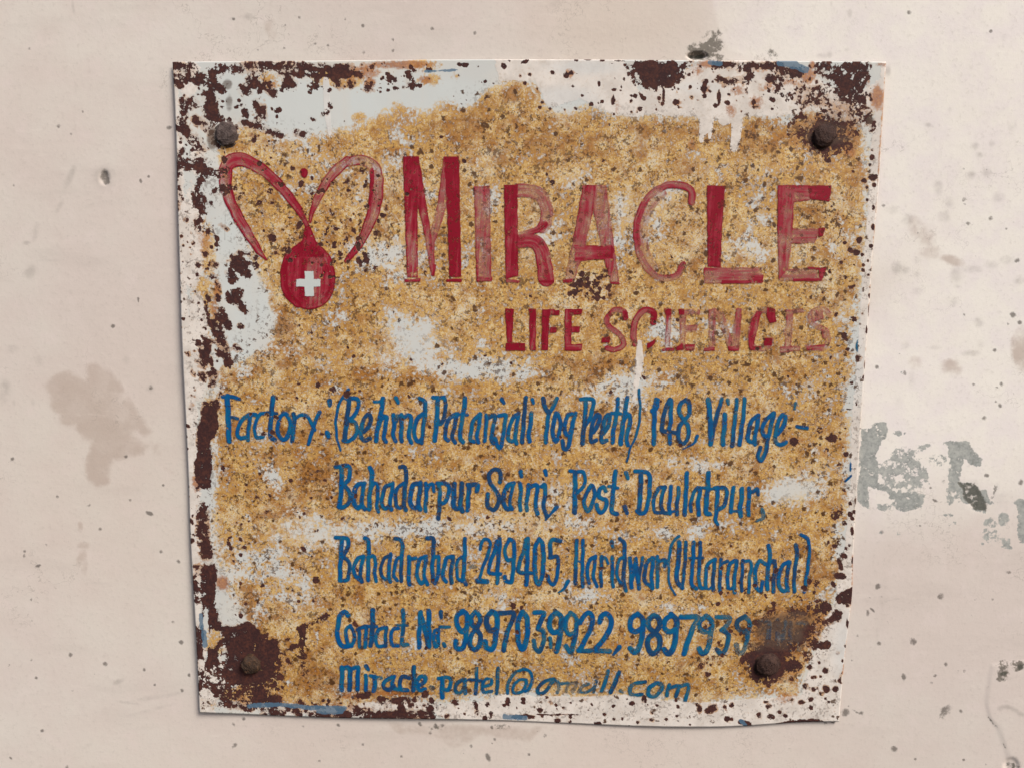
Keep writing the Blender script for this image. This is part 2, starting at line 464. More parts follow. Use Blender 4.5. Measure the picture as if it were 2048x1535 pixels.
def build_wall():
    xs = np.concatenate([np.array([-6000, -4000, -2600, -1700, -1100, -700, -400, -240, -140, -80, -40]), np.arange(-12, 2061, 3.0), np.array([2090, 2140, 2220, 2350, 2560, 2900, 3500, 4500, 6500])])
    ys = np.concatenate([np.array([-4500, -3000, -2000, -1300, -800, -450, -250, -130, -60]), np.arange(-12, 1548, 3.0), np.array([1590, 1660, 1780, 1980, 2300, 2800, 3600])])
    nx, ny = len(xs), len(ys)
    X, Y = np.meshgrid(xs, ys)
    X, Y = X.ravel(), Y.ravel()
    a = WF.eval(X, Y, WN)
    P = at(X, Y, 0.0)
    # far margins: keep the wall flat and rectangular
    depth = np.zeros(len(X))
    depth += 0.0004 * a['chip']
    pit = np.clip(1.3 - np.hypot((X - 208) / 9, (Y - 355) / 13), 0, 1)
    depth -= 0.0012 * np.minimum(pit * 1.3, 1)
    pit = np.clip(1.4 - np.hypot((X - 1395) / 16, (Y - 111) / 6), 0, 1)
    depth -= 0.003 * np.minimum(pit * 2, 1)
    pit = np.clip(1.3 - np.hypot((X - 2022) / 13, (Y - 1530) / 15), 0, 1)
    depth -= 0.001 * np.minimum(pit * 2, 1)
    depth -= 0.0002 * a['dark']
    depth += 0.0006 * np.sin(X * .006 + 1.3) * np.sin(Y * .005) + 0.0005 * np.sin(X * .013 + Y * .009)
    depth -= 0.0006
    P[:, 1] -= depth
    i = np.arange(nx * ny).reshape(ny, nx)
    F = np.stack([i[:-1, :-1], i[1:, :-1], i[1:, 1:], i[:-1, 1:]], -1).reshape(-1, 4)
    n = NT('weathered_limewash')
    A = {k: n.attr(k) for k in WN}
    big = n.noise(5, 3, .55)
    mid = n.noise(28, 4, .6, 3.1)
    fine = n.noise(420, 3, .7, 7.7)
    rag = n.noise(170, 4, .65, 1.9)
    blotch = n.noise(60, 3, .6, 9.0)
    col = n.mix(n.step(n.add(big, n.sgn(mid, .5)), .35, .68), lin(209, 195, 186), lin(213, 203, 193))
    col = n.mix(n.mul(n.step(blotch, .5, .75), .4), col, lin(218, 203, 196))
    trowel = n.noise(26, 4, .65, 4.4, stretch=(.35, 1, 1.6))
    col = n.mix(n.mul(n.step(trowel, .54, .72), .22), col, lin(184, 172, 163))
    wm = n.step(n.add(A['white'], n.sgn(mid, .45)), .1, 1.15)
    col = n.mix(wm, col, n.mix(n.step(blotch, .35, .7), lin(233, 225, 215), lin(229, 219, 214)))
    col = n.mix(n.mul(A['warm'], .5), col, lin(207, 188, 171))
    dm = n.step(n.add(A['damp'], n.mul(n.add(n.sgn(rag, .9), n.sgn(mid, .9), n.sgn(blotch, .8)), n.step(A['damp'], .02, .3))), .12, .85)
    col = n.mix(n.mul(dm, n.step(n.add(mid, n.sgn(blotch, .5)), .3, .7, .45, .8)), col, n.mix(mid, lin(176, 157, 143), lin(188, 170, 158)))
    sm = n.step(n.add(A['smudge'], n.mul(A['smudge'], n.add(n.sgn(rag, 2.4), n.sgn(blotch, 1.5)))), .05, 1.1)
    col = n.mix(n.mul(sm, .42), col, lin(150, 141, 133))
    col = n.mix(n.mul(n.step(fine, .52, .75), .2), col, lin(160, 148, 138))
    crk = n.noise(9, 6, .7, 14.0)
    hair = n.mul(n.step(n.m('ABSOLUTE', n.m('SUBTRACT', crk, .5)), .0, .0035, 1.0, 0.0), n.step(n.noise(7, 2, .5, 3.0), .5, .62))
    col = n.mix(n.mul(hair, .35), col, lin(140, 128, 118))
    scuff = n.noise(120, 4, .7, 17.0, stretch=(.25, 1, 1.3))
    col = n.mix(n.mul(n.step(scuff, .58, .72), .16), col, lin(230, 218, 208))
    dt = n.step(n.add(A['dots'], n.mul(n.add(n.sgn(rag, 1.2), n.sgn(fine, 1.0)), n.step(A['dots'], .02, .3))), .3, .85)
    col = n.mix(n.mul(dt, .78), col, n.mix(fine, lin(72, 66, 60), lin(110, 102, 95)))
    mo = n.step(n.add(A['mould'], n.mul(A['mould'], n.sgn(n.noise(330, 3, .7, 5.5), 3.2)), n.sgn(rag, .6)), .42, .85)
    col = n.mix(n.mul(mo, .8), col, n.mix(fine, lin(38, 34, 28), lin(112, 104, 90)))
    gm = n.step(n.add(A['grey'], n.mul(n.add(n.sgn(rag, 2.8), n.sgn(blotch, .8)), n.step(A['grey'], 0, .3)), n.mul(n.sgn(n.noise(420, 2, .6, 2.2), 1.6), n.step(A['grey'], 0, .3))), .38, .74)
    gcol = n.ramp(n.add(n.mul(rag, .6), n.mul(fine, .5)), [(.34, lin(104, 107, 103)), (.52, lin(140, 143, 139)), (.72, lin(176, 175, 168))])
    col = n.mix(n.mul(gm, .9), col, gcol)
    dk = n.step(n.add(A['dark'], n.mul(n.add(n.sgn(rag, 2.6), n.sgn(fine, 1.2)), n.step(A['dark'], 0, .3))), .4, .95)
    col = n.mix(n.mul(dk, .85), col, n.mix(fine, lin(48, 47, 42), lin(98, 96, 86)))
    h = n.add(n.mul(big, .6), n.mul(mid, .35), n.mul(fine, .16), n.mul(rag, .2), n.mul(trowel, .3), n.mul(gm, -.02), n.mul(dk, -.08), n.mul(dt, -.05))
    mat = n.bsdf(col, .85, h, .0012, .36, spec=.2)
    o = mesh_obj('plaster_wall', P, F, mat, None, {k: a[k] for k in WN})
    # a wall has a body: pull a back sheet behind the face
    o['kind'] = 'structure'
    o['label'] = 'stained pale pink and cream plaster wall behind the rusty metal sign'
    return o


wall = build_wall()

# ------------------------------------------------------------------ marks on the sign's sheet
SF = Fields()
SN = ['stain', 'rust', 'over', 'orange', 'speck', 'blue', 'dirt', 'pale', 'scratch']
SF.poly('stain', 1.0, 22, "455,262 530,268 600,275 700,262 740,240 780,222 800,205 830,225 860,228 890,200 930,215 960,190 990,182 1030,165 1065,175 1085,215 1110,238 1150,228 1185,212 1230,240 1300,236 1400,240 1500,236 1570,232 1650,235 1715,262 1728,300 1730,360 1722,480 1712,600 1705,680 1698,790 1690,900 1685,960 1692,1000 1672,1080 1664,1170 1650,1240 1618,1290 1600,1340 1590,1380 1560,1386 1480,1388 1390,1400 1340,1392 1200,1388 1010,1385 930,1392 850,1398 700,1400 600,1408 520,1402 500,1360 510,1240 455,1180 440,1100 432,1040 430,900 440,800 450,735 520,690 560,650 540,600 520,560 500,500 470,420 450,360 440,300")
SF.blobs('stain', [(408, 490, 22, 60, .8), (410, 600, 24, 70, .75), (430, 600, 14, 50, .9), (560, 600, 20, 60, .3), (420, 880, 16, 90, .5), (500, 1380, 40, 20, .8), (430, 1280, 18, 26, .8), (465, 1385, 26, 14, .9), (415, 1410, 16, 12, .8), (1745, 205, 10, 22, .5), (540, 160, 24, 16, .8), (650, 155, 28, 14, .8), (690, 160, 34, 14, .7), (860, 160, 26, 12, .6), (910, 152, 12, 8, .6), (850, 130, 30, 10, .6),
                   (1020, 160, 22, 8, .6), (1110, 146, 8, 8, .7), (1170, 168, 14, 12, .5), (1185, 165, 8, 12, .4), (1230, 210, 10, 18, .5), (1475, 150, 24, 16, .6), (1560, 175, 60, 30, .75), (1520, 195, 30, 18, .6), (1640, 190, 50, 20, .4), (1380, 150, 12, 20, .7), (1355, 205, 8, 10, .5), (1410, 180, 12, 10, .6), (720, 236, 14, 10, .8)], .8, .7)
# paler places inside the stain, where the old white paint still shows
SF.blobs('stain', [(830, 690, 60, 44, .95), (905, 742, 50, 18, .85), (800, 655, 44, 28, .75), (760, 720, 40, 26, .5), (1005, 738, 60, 20, .8), (1250, 765, 70, 26, .85), (1260, 815, 60, 34, .5), (1180, 790, 50, 20, .5), (1150, 358, 34, 22, .75), (1245, 418, 36, 34, .9), (800, 520, 34, 44, .85), (745, 500, 40, 26, .8),
                   (850, 380, 30, 20, .5), (975, 400, 40, 30, .55), (960, 330, 50, 20, .45), (1080, 470, 30, 40, .85), (1215, 470, 24, 30, .6), (1335, 390, 40, 24, .75), (1310, 450, 26, 50, .6), (1490, 500, 60, 24, .95), (1500, 440, 40, 24, .5), (1380, 480, 24, 30, .4), (1600, 505, 30, 22, .6), (1680, 490, 26, 30, .7), (1335, 660, 30, 24, .7), (1430, 660, 26, 20, .6), (1370, 610, 40, 12, .3),
                   (1570, 985, 50, 24, 1.0), (1610, 970, 46, 30, .95), (1640, 920, 26, 30, .4), (600, 1045, 50, 34, .85), (650, 1075, 70, 22, .9), (750, 1055, 90, 22, .8), (690, 960, 50, 18, .5), (905, 1060, 70, 18, .6), (1010, 1048, 100, 22, .8), (1120, 1010, 34, 40, .5), (1180, 1050, 60, 16, .5), (1340, 1065, 60, 18, .5), (870, 810, 40, 26, .6), (550, 960, 26, 36, .6), (520, 900, 20, 24, .4), (470, 1150, 26, 50, .9),
                   (560, 1120, 50, 30, .5), (540, 1210, 60, 30, .55), (630, 1200, 44, 24, .5), (595, 1160, 30, 18, .5), (1000, 1190, 40, 20, .5), (1160, 1190, 50, 20, .5), (1350, 1215, 60, 16, .5), (1300, 1310, 50, 14, .45), (690, 1378, 44, 14, .9), (455, 470, 36, 46, 1.0), (480, 560, 44, 44, 1.0), (500, 620, 46, 56, 1.0), (470, 690, 40, 40, .95), (480, 740, 30, 26, .6), (520, 690, 40, 30, .8), (430, 640, 10, 50, .4),
                   (560, 300, 50, 26, .6), (640, 330, 60, 40, .35), (740, 390, 34, 60, .5), (480, 330, 24, 20, .6), (790, 340, 24, 24, .5), (1670, 410, 20, 30, .5), (1690, 620, 30, 24, .6), (640, 720, 40, 20, .3), (600, 690, 40, 26, .4), (900, 620, 60, 16, .3), (960, 690, 30, 20, .4), (1500, 340, 60, 20, .4), (1400, 330, 40, 20, .35), (1470, 880, 60, 16, .5), (1330, 930, 60, 16, .5), (1420, 930, 40, 14, .6), (880, 1290, 40, 12, .4), (1430, 780, 30, 20, .4), (1620, 780, 26, 22, .4), (480, 1040, 30, 26, .4), (520, 1060, 40, 20, .3)],
         mode='sub', soft=.95, k=.8)
# browner, rustier film
SF.blobs('dirt', [(1000, 260, 110, 26, .5), (1100, 290, 130, 22, .6), (1020, 200, 24, 20, .6), (940, 240, 60, 20, .5), (1330, 262, 60, 26, .5), (1500, 280, 60, 30, .4), (600, 880, 70, 40, .6), (640, 940, 60, 40, .75), (560, 940, 40, 50, .6), (540, 1000, 24, 40, .5), (490, 1210, 50, 36, .75), (455, 950, 20, 30, .5), (700, 1190, 60, 24, .4), (620, 1350, 50, 40, .75), (680, 1380, 60, 16, .6), (760, 1390, 80, 12, .7), (555, 660, 30, 40, .8), (540, 720, 30, 20, .6), (700, 760, 60, 24, .5), (1170, 740, 60, 24, .6), (1220, 730, 50, 20, .5), (1620, 420, 30, 40, .4), (1590, 880, 26, 14, .6), (1690, 950, 24, 50, .6), (1640, 1110, 50, 20, .4), (1650, 1160, 34, 26, .5), (1560, 1395, 50, 20, .6), (1370, 1380, 60, 20, .5), (830, 760, 80, 18, .45), (1480, 640, 60, 30, .3), (1020, 300, 120, 20, .5)], .5, .9)
# overpaint the colour of the wall that ran over the margins
SF.poly('over', 1.0, 9, "1770,100 1785,100 1700,1460 1590,1460 1600,1400 1612,1352 1645,1270 1672,1190 1690,1090 1702,960 1702,860 1716,700 1724,560 1735,430 1742,300 1750,215")
SF.poly('over', .95, 16, "985,110 1240,110 1280,180 1420,120 1500,110 1610,150 1700,190 1760,160 1750,228 1640,222 1560,232 1400,236 1300,230 1230,234 1160,200 1095,215 1070,165 1000,160")
SF.poly('over', .95, 9, "1000,1388 1100,1392 1250,1390 1390,1404 1500,1398 1580,1390 1620,1390 1620,1470 900,1470 890,1430 930,1410")
SF.poly('over', .8, 14, "335,110 358,110 366,300 372,440 376,560 390,700 396,850 402,980 402,1180 420,1400 440,1440 385,1440 330,500")
SF.blobs('over', [(425, 1360, 30, 50, .85), (455, 1340, 12, 22, .8), (1760, 200, 14, 50, .6), (395, 320, 16, 40, .7), (385, 480, 24, 120, .8), (393, 690, 28, 120, .8), (650, 1420, 120, 12, .7), (800, 1410, 90, 10, .8), (940, 1420, 80, 18, .9), (375, 170, 22, 40, .6), (385, 140, 18, 16, .7), (1650, 215, 70, 12, .6)], .7, .6)
for q in ["652,160,12 654,215,12 656,240,10 660,268,6", "1412,225,34 1412,250,26 1404,268,12 1403,282,8", "1418,240,16 1420,262,10 1419,276,6", "1474,225,24 1473,260,20 1470,285,18 1468,297,14", "1279,684,8 1279,720,15 1276,745,13 1271,775,9 1268,800,6", "1450,228,40 1450,236,30"]:
    SF.line('over', 10, 1.15, 2.5, q)
SF.poly('pale', 1.0, 14, "520,165 700,155 900,150 1010,180 960,200 880,235 760,250 700,268 520,262 500,240 480,200")
SF.blobs('pale', [(470, 180, 40, 40), (1170, 135, 70, 14), (1130, 195, 60, 22), (1400, 175, 60, 12, .6), (1710, 560, 14, 60), (1712, 720, 16, 80), (1690, 1300, 24, 70, .8), (455, 470, 36, 46), (480, 560, 44, 44), (500, 620, 46, 56), (470, 700, 40, 50)], .9, .6)
# bare rusted iron, where the paint has peeled off
L = SF.line
for wd, q in [(20, "352,132 380,138"), (9, "350,150 352,165"), (9, "358,152 362,172"), (18, "430,140 500,135 545,132 600,135"), (26, "425,150 420,190 422,235"), (22, "395,150 410,160"), (14, "395,162 430,172 445,180"), (22, "520,140 505,170 490,180"), (18, "500,160 530,170 545,185"), (16, "600,135 640,140 700,138"), (10, "560,148 620,150 700,152"),
              (24, "576,163 580,168"), (12, "632,150 628,172 640,178"), (14, "668,140 672,160 680,172"), (14, "690,140 720,150"), (10, "700,165 705,172"), (12, "740,168 735,178"), (9, "780,157 790,160"), (12, "815,150 820,165 825,172"), (12, "510,205 520,225 512,252"), (10, "525,215 530,235"), (9, "490,222 495,232"), (11, "485,245 500,250 520,255 540,262 560,268"), (9, "590,265 605,270"), (7, "622,235 628,240"), (7, "645,230 655,225"), (6, "660,210 662,215"),
              (13, "366,212 385,202 392,208"), (13, "375,205 368,225"), (18, "362,245 368,260 382,275 395,285 402,295"), (12, "355,255 360,262"), (16, "390,240 405,248"), (18, "420,212 428,228 436,240"), (12, "425,240 418,262"), (14, "420,262 428,285"), (10, "356,305 358,340 356,362"), (20, "362,325 385,332 400,325 410,345"), (14, "412,345 440,347 450,342"), (10, "400,320 398,345"), (6, "358,372 360,392"), (5, "357,405 356,418"), (16, "400,360 396,385 404,400"), (18, "392,395 400,415"), (12, "402,420 396,445"), (12, "396,462 402,456"), (8, "420,458 424,466"), (12, "446,378 430,382"), (9, "458,380 452,388"),
              (10, "458,372 475,378 482,388 478,394"), (4, "441,450 455,460"), (7, "477,505 495,507 512,517"), (26, "473,523 480,535"), (16, "462,545 466,558"), (10, "490,530 496,552"), (7, "510,528 512,533"), (18, "462,594 478,588"), (15, "470,600 480,606 486,616"), (8, "492,620 494,624"), (9, "432,566 438,574"), (10, "413,590 418,598"), (10, "414,612 412,618"), (12, "441,622 440,640"), (12, "425,640 432,655"), (20, "436,662 441,680"), (16, "444,688 450,698"), (11, "448,634 456,652"), (7, "480,652 483,653"), (14, "414,684 412,704"), (12, "440,705 450,712 458,728"), (10, "410,700 405,712"), (16, "406,728 414,722"), (9, "403,750 408,758"), (10, "422,750 432,748"), (9, "422,768 426,764"), (5, "386,748 388,750"), (8, "470,694 478,700"),
              (22, "408,1015 405,1040 408,1068"), (22, "410,1088 414,1110"), (12, "392,1150 390,1175"), (7, "392,1132 393,1135"), (12, "390,1160 392,1200"), (9, "392,1255 396,1310 400,1385"), (14, "443,1395 470,1408 500,1412"), (12, "445,1385 452,1405"), (16, "530,1420 560,1424"), (10, "590,1418 600,1424"), (9, "700,1412 720,1420 760,1424"), (16, "690,1428 760,1428 830,1428 862,1430"), (12, "855,1410 862,1425"), (8, "620,1428 680,1430"), (10, "600,1402 605,1408"), (10, "755,1398 800,1400 840,1392 850,1385"), (9, "710,1392 735,1388"), (8, "905,1400 912,1405"), (6, "950,1405 955,1425"),
              (9, "600,1257 620,1246 652,1231"), (12, "603,1258 606,1300 604,1330 608,1346"), (8, "580,1295 590,1292"), (8, "576,1320 580,1326")]:
    L('rust', wd + 3, .84, 4 + wd * .32, q)
SF.poly('rust', 1.0, 5, "265,420 340,405 400,380 405,450 380,490 388,600 370,690 330,730 332,900 335,1100 300,1120 250,1118 200,1030 190,920 222,850 212,720 220,620 250,550 255,450", tile=(340, 700, 4.039))
SF.poly('rust', 1.0, 6, "125,200 240,190 262,250 244,400 236,470 250,560 300,680 400,690 500,650 600,720 620,790 740,790 770,860 760,960 730,1010 730,1110 640,1140 650,1240 740,1280 740,1310 560,1300 520,1180 420,1180 330,1130 280,1080 170,1030 140,1230 110,1150 85,700 140,690 135,560 122,400", tile=(370, 1080, 4.039))
SF.blobs('rust', [(446, 1310, 9, 26, .95), (424, 1277, 12, 16, .9), (438, 1270, 10, 10, .7), (412, 1245, 5, 30, .9), (410, 1300, 6, 26, .7), (402, 1330, 8, 12, .7)], mode='sub', soft=.4)
SF.poly('rust', .62, 8, "380,1330 440,1340 500,1370 540,1410 440,1412 400,1410")
SF.blobs('rust', [(540, 1400, 26, 16, .9), (600, 1412, 60, 8, .5)], soft=.5)
SF.poly('rust', .9, 10, "1262,122 1385,122 1378,150 1345,168 1310,182 1285,172 1270,150")
SF.poly('rust', .6, 14, "1245,122 1290,122 1310,180 1280,185 1255,150")
for wd, q in [(16, "1432,130 1500,132 1560,132"), (18, "1490,135 1500,150 1488,162"), (14, "1440,160 1452,165 1470,160"), (22, "1560,140 1600,148"), (16, "1535,155 1545,160")]:
    L('rust', wd, .8, 7, q)
SF.poly('rust', .92, 10, "1620,124 1742,124 1735,170 1728,205 1708,205 1685,180 1640,150")
SF.poly('rust', .46, 16, "1560,185 1600,160 1700,180 1740,215 1725,260 1640,225 1580,210")
SF.blobs('dirt', [(1655, 268, 62, 40, .95), (1625, 262, 36, 30, .9)], soft=.6)
SF.blobs('rust', [(1650, 266, 70, 46, .60), (1655, 270, 50, 38, .86), (1690, 240, 30, 26, .55), (1600, 258, 26, 26, .5), (1735, 235, 10, 20, .6), (1745, 250, 8, 12, .5)], soft=.5)
SF.poly('rust', .95, 3, "1672,1190 1690,1180 1705,1172 1704,1208 1676,1206 1670,1198")
SF.poly('rust', .95, 3, "1672,1363 1685,1343 1682,1362 1684,1366")
for wd, q in [(10, "1660,1240 1680,1225"), (16, "1672,1226 1676,1234"), (18, "1645,1290 1652,1288"), (10, "1685,1110 1692,1112"), (13, "1674,1150 1686,1152"), (8, "1665,1165 1668,1170"), (9, "1678,1120 1682,1135"), (12, "1545,1455 1600,1442 1640,1443"), (9, "1480,1442 1500,1448")]:
    L('rust', wd, .95, 3, q, smooth=False)
SF.poly('rust', .53, 18, "1495,1250 1520,1228 1560,1215 1600,1205 1640,1200 1660,1215 1650,1250 1640,1290 1610,1300 1590,1330 1560,1350 1500,1345 1480,1320 1500,1290")
SF.blobs('rust', [(1535, 1322, 40, 40, 1.1), (1585, 1332, 20, 16, .95), (1530, 1270, 26, 16, .55), (1650, 1215, 12, 16, .8), (1640, 1245, 26, 8, .6), (1628, 1290, 14, 10, .6), (1615, 1310, 10, 12, .6), (1570, 1215, 26, 8, .5), (1505, 1300, 10, 12, .6), (505, 1325, 60, 60, .9), (450, 270, 22, 22, .5), (1648, 272, 30, 30, 1.0), (1588, 884, 9, 9, .8), (1640, 860, 8, 8, .8), (1662, 875, 12, 10, .8), (1652, 905, 6, 8, .7), (1692, 908, 6, 6, .8), (1685, 950, 14, 40, .35), (1670, 1030, 10, 10, .7), (1680, 1020, 8, 10, .6)], soft=.45)
# margins: separate dark chips
MARG = [(1620, 1333, 5), (1652, 1340, 7, 6), (1641, 1352, 3), (1611, 1371, 6), (1626, 1377, 7, 5), (1652, 1376, 7, 8), (1671, 1376, 6), (1643, 1386, 5), (1622, 1398, 5), (1622, 1413, 4, 6), (1658, 1403, 3), (1602, 1403, 7, 5), (1571, 1430, 4), (1559, 1422, 4), (1541, 1432, 8, 6), (1519, 1430, 6), (1537, 1411, 7, 5), (1532, 1403, 6, 3), (1463, 1408, 5), (1449, 1412, 4), (1426, 1414, 9), (1418, 1421, 10, 6), (1399, 1417, 5, 9), (1394, 1408, 4), (1288, 1397, 6, 8), (1264, 1406, 6, 4), (1227, 1411, 5), (1208, 1427, 4), (1228, 1436, 4), (1304, 1438, 5, 4), (1332, 1437, 4, 3), (1354, 1431, 3), (1276, 1443, 4), (1258, 1452, 3), (1195, 1446, 8, 4), (1314, 1409, 3), (1016, 1402, 5, 8), (1046, 1397, 5), (975, 1407, 6), (982, 1425, 5), (970, 1435, 5, 6), (1080, 1418, 6, 4), (1046, 1432, 24, 5), (1115, 1428, 40, 1.5), (1115, 1440, 8, 5), (1140, 1432, 4), (1455, 1437, 6),
        (1742, 262, 5, 3, -.5), (1744, 315, 5, 6), (1740, 330, 4), (1745, 355, 9, 7), (1752, 352, 4), (1748, 370, 4), (1728, 362, 6), (1733, 374, 4), (1747, 416, 4, 6), (1746, 454, 4, 6), (1718, 480, 6, 8), (1742, 492, 4), (1714, 505, 8, 6), (1725, 509, 4), (1736, 522, 3), (1737, 550, 3), (1690, 486, 5), (1700, 500, 6), (1682, 524, 4), (1690, 555, 5), (1706, 639, 8, 6), (1688, 671, 7), (1695, 699, 5), (1740, 592, 3, 6), (1738, 620, 2, 14), (1733, 660, 2, 8), (1731, 730, 3, 9), (1728, 755, 3, 8), (1698, 818, 8, 2), (1744, 300, 3), (1735, 400, 3), (1726, 540, 4), (1700, 1006, 4), (1710, 1023, 5, 4), (1700, 1027, 5), (1705, 1036, 4), (1704, 1062, 3, 9), (1707, 1140, 3), (1705, 1120, 3, 8), (1700, 1090, 4), (1695, 1210, 4), (1698, 1250, 4, 8), (1694, 1245, 2, 10), (1690, 1290, 3), (1675, 1305, 4), (1685, 1320, 3),
        (930, 130, 9, 6), (920, 128, 6, 4), (1008, 133, 5, 7, -.4), (1050, 124, 9, 4, -.3), (1020, 122, 4, 2), (1152, 120, 5, 4), (1105, 146, 5), (1133, 150, 6), (1142, 146, 5), (1059, 149, 4), (1050, 166, 4), (1198, 168, 3, 6), (1228, 179, 5, 3), (1226, 200, 4, 10), (1248, 160, 3, 6), (1176, 185, 3), (1085, 205, 4), (1182, 208, 5), (1080, 215, 4), (970, 163, 4), (1040, 152, 3), (975, 195, 6, 2), (1352, 205, 6), (1408, 178, 7), (1413, 162, 4), (1438, 195, 3, 16), (1327, 190, 3, 16), (1383, 195, 4), (1175, 120, 8, 2), (1204, 121, 6, 2), (1240, 122, 10, 2)]
SF.blobs('rust', [(q[0], q[1], q[2] * 1.0, (q[3] if len(q) > 3 else q[2]) * 1.0, .95, q[4] if len(q) > 4 else 0.0) for q in MARG], soft=.45)
SF.scatter('rust', 11, 352, 400, 380, 1200, 130, 1.5, 5, .8)
SF.scatter('rust', 12, 395, 440, 400, 760, 90, 2, 8, .8)
SF.scatter('rust', 13, 360, 560, 130, 330, 120, 2, 8, .8)
SF.scatter('rust', 14, 400, 560, 1330, 1420, 80, 2, 8, .85)
SF.scatter('rust', 15, 560, 900, 1400, 1432, 90, 2, 7, .8)
SF.scatter('rust', 16, 880, 1200, 1392, 1445, 34, 1.5, 5, .8)
SF.scatter('rust', 17, 1200, 1690, 1395, 1448, 26, 1.2, 4, .8)
SF.scatter('rust', 18, 560, 860, 125, 185, 110, 1.5, 6, .8)
SF.scatter('rust', 19, 1240, 1560, 130, 225, 130, 1.2, 6, .8)
SF.scatter('rust', 20, 1540, 1745, 130, 240, 200, 1.2, 6, .8)
SF.scatter('rust', 21, 900, 1240, 125, 230, 50, 1.0, 4, .7)
SF.scatter('rust', 22, 1640, 1745, 300, 1180, 80, 1.5, 6.5, .75)
SF.scatter('rust', 23, 1400, 1640, 1130, 1380, 120, 1.5, 6.5, .75)
SF.scatter('rust', 24, 470, 780, 330, 560, 130, 2.0, 8, .75)
SF.scatter('rust', 25, 440, 720, 760, 1380, 190, 1.5, 6.5, .7)
SF.scatter('rust', 26, 560, 1700, 240, 1390, 320, 1.2, 5.0, .7)
SF.scatter('rust', 27, 1140, 1220, 540, 600, 70, 2.0, 6.5, .85)
SF.scatter('rust', 28, 640, 760, 440, 560, 60, 2.0, 6.5, .8)
# orange, fresher rust
SF.blobs('orange', [(435, 585, 8, 26, .9), (430, 615, 10, 24, .8), (410, 480, 14, 30, .6), (395, 965, 12, 18, 1.0), (445, 1165, 14, 16, 1.1), (395, 120, 2, 2, 0), (740, 165, 12, 12, .9), (730, 145, 34, 14, .8), (800, 130, 70, 9, 1.0), (700, 158, 16, 10, .6), (540, 168, 16, 12, .7), (850, 160, 14, 9, .9), (1140, 147, 10, 9, .9), (1108, 146, 6, 6, .8), (1415, 128, 26, 8, 1.0), (1392, 140, 14, 14, .8), (1410, 180, 10, 10, .9), (1355, 206, 8, 8, .8), (1615, 152, 18, 16, .9), (1625, 130, 6, 14, .9), (1512, 205, 14, 14, .9), (1475, 180, 18, 12, .8), (1460, 220, 12, 16, .8), (1545, 175, 30, 10, .7), (1580, 165, 20, 10, .7), (1755, 195, 14, 24, 1.0), (1735, 160, 6, 16, .7), (1763, 130, 14, 5, .9), (1700, 305, 14, 14, .9), (1720, 330, 12, 18, .7), (1385, 290, 10, 14, .8), (470, 850, 12, 6, .8), (475, 840, 20, 10, .5), (1590, 880, 16, 10, .7), (1235, 215, 8, 14, .6), (1500, 140, 40, 8, .5), (1570, 1395, 30, 16, .5), (700, 1390, 40, 8, .8), (790, 1385, 60, 7, .9), (800, 660, 8, 8, .6), (740, 1040, 30, 4, .2)], soft=.7)
L('orange', 4, .8, 3, "1772,130 1760,300 1752,420 1738,640 1728,800")
L('orange', 5, .9, 3, "1706,1110 1703,1215 1694,1290 1686,1345")
# leftovers of the earlier blue sign along the edges
for wd, q in [(5, "850,143 880,142 915,140"), (9, "498,1411 560,1408 620,1414 690,1415"), (14, "640,1420 680,1420"), (10, "1010,1432 1050,1434"), (8, "402,1228 404,1255"), (10, "408,1262 410,1290"), (14, "1580,130 1600,135 1612,140"), (10, "1420,125 1440,128"), (14, "1560,126 1590,128"), (8, "1482,1440 1490,1448")]:
    L('blue', wd, 1.0, 3, q)
for x, y in [(372, 160), (705, 1390)]:
    SF.blob('blue', x, y, 10, 10, .3)
# grey-brown grime: over the bolt at the lower right, beside the bolt at the upper left
SF.blobs('dirt', [(1560, 1262, 64, 46, 1.15), (1590, 1240, 50, 30, 1.0), (1530, 1290, 40, 30, .9)], soft=.6)
SF.blobs('dirt', [(455, 168, 12, 16, 1.2), (458, 205, 10, 24, 1.0), (425, 275, 14, 28, 1.2), (425, 255, 10, 14, 1.0), (1740, 240, 8, 10, 1.3)], soft=.6)
# specks: how thick the small dark grains lie
SF.poly('speck', .8, 30, "455,250 700,255 1000,170 1100,220 1720,240 1730,500 1690,1000 1660,1300 1590,1390 520,1405 430,1100 440,720 520,600 440,350")
SF.blobs('speck', [(600, 480, 120, 90, 1.0), (700, 500, 60, 60, 1.0), (1000, 250, 180, 40, 1.0), (1660, 440, 60, 110, 1.05), (1660, 1050, 50, 120, 1.05), (1180, 560, 40, 40, 1.1), (1450, 1270, 120, 60, 1.0)], soft=.7)
SF.blobs('speck', [(830, 690, 70, 50, .6), (760, 215, 200, 44, .95), (490, 600, 60, 80, .45), (1570, 980, 60, 26, .6), (620, 1060, 80, 30, .5)], mode='sub', soft=.6)
SF.poly('speck', .5, 10, "340,300 440,300 440,1300 400,1430 1000,1445 1000,1390 560,1400 470,1380 410,1200")
SF.poly('speck', .5, 8, "1705,240 1760,240 1735,600 1705,1100 1660,1300 1690,1440 1000,1440 1000,1390 1590,1392 1640,1290 1690,1000 1715,600")
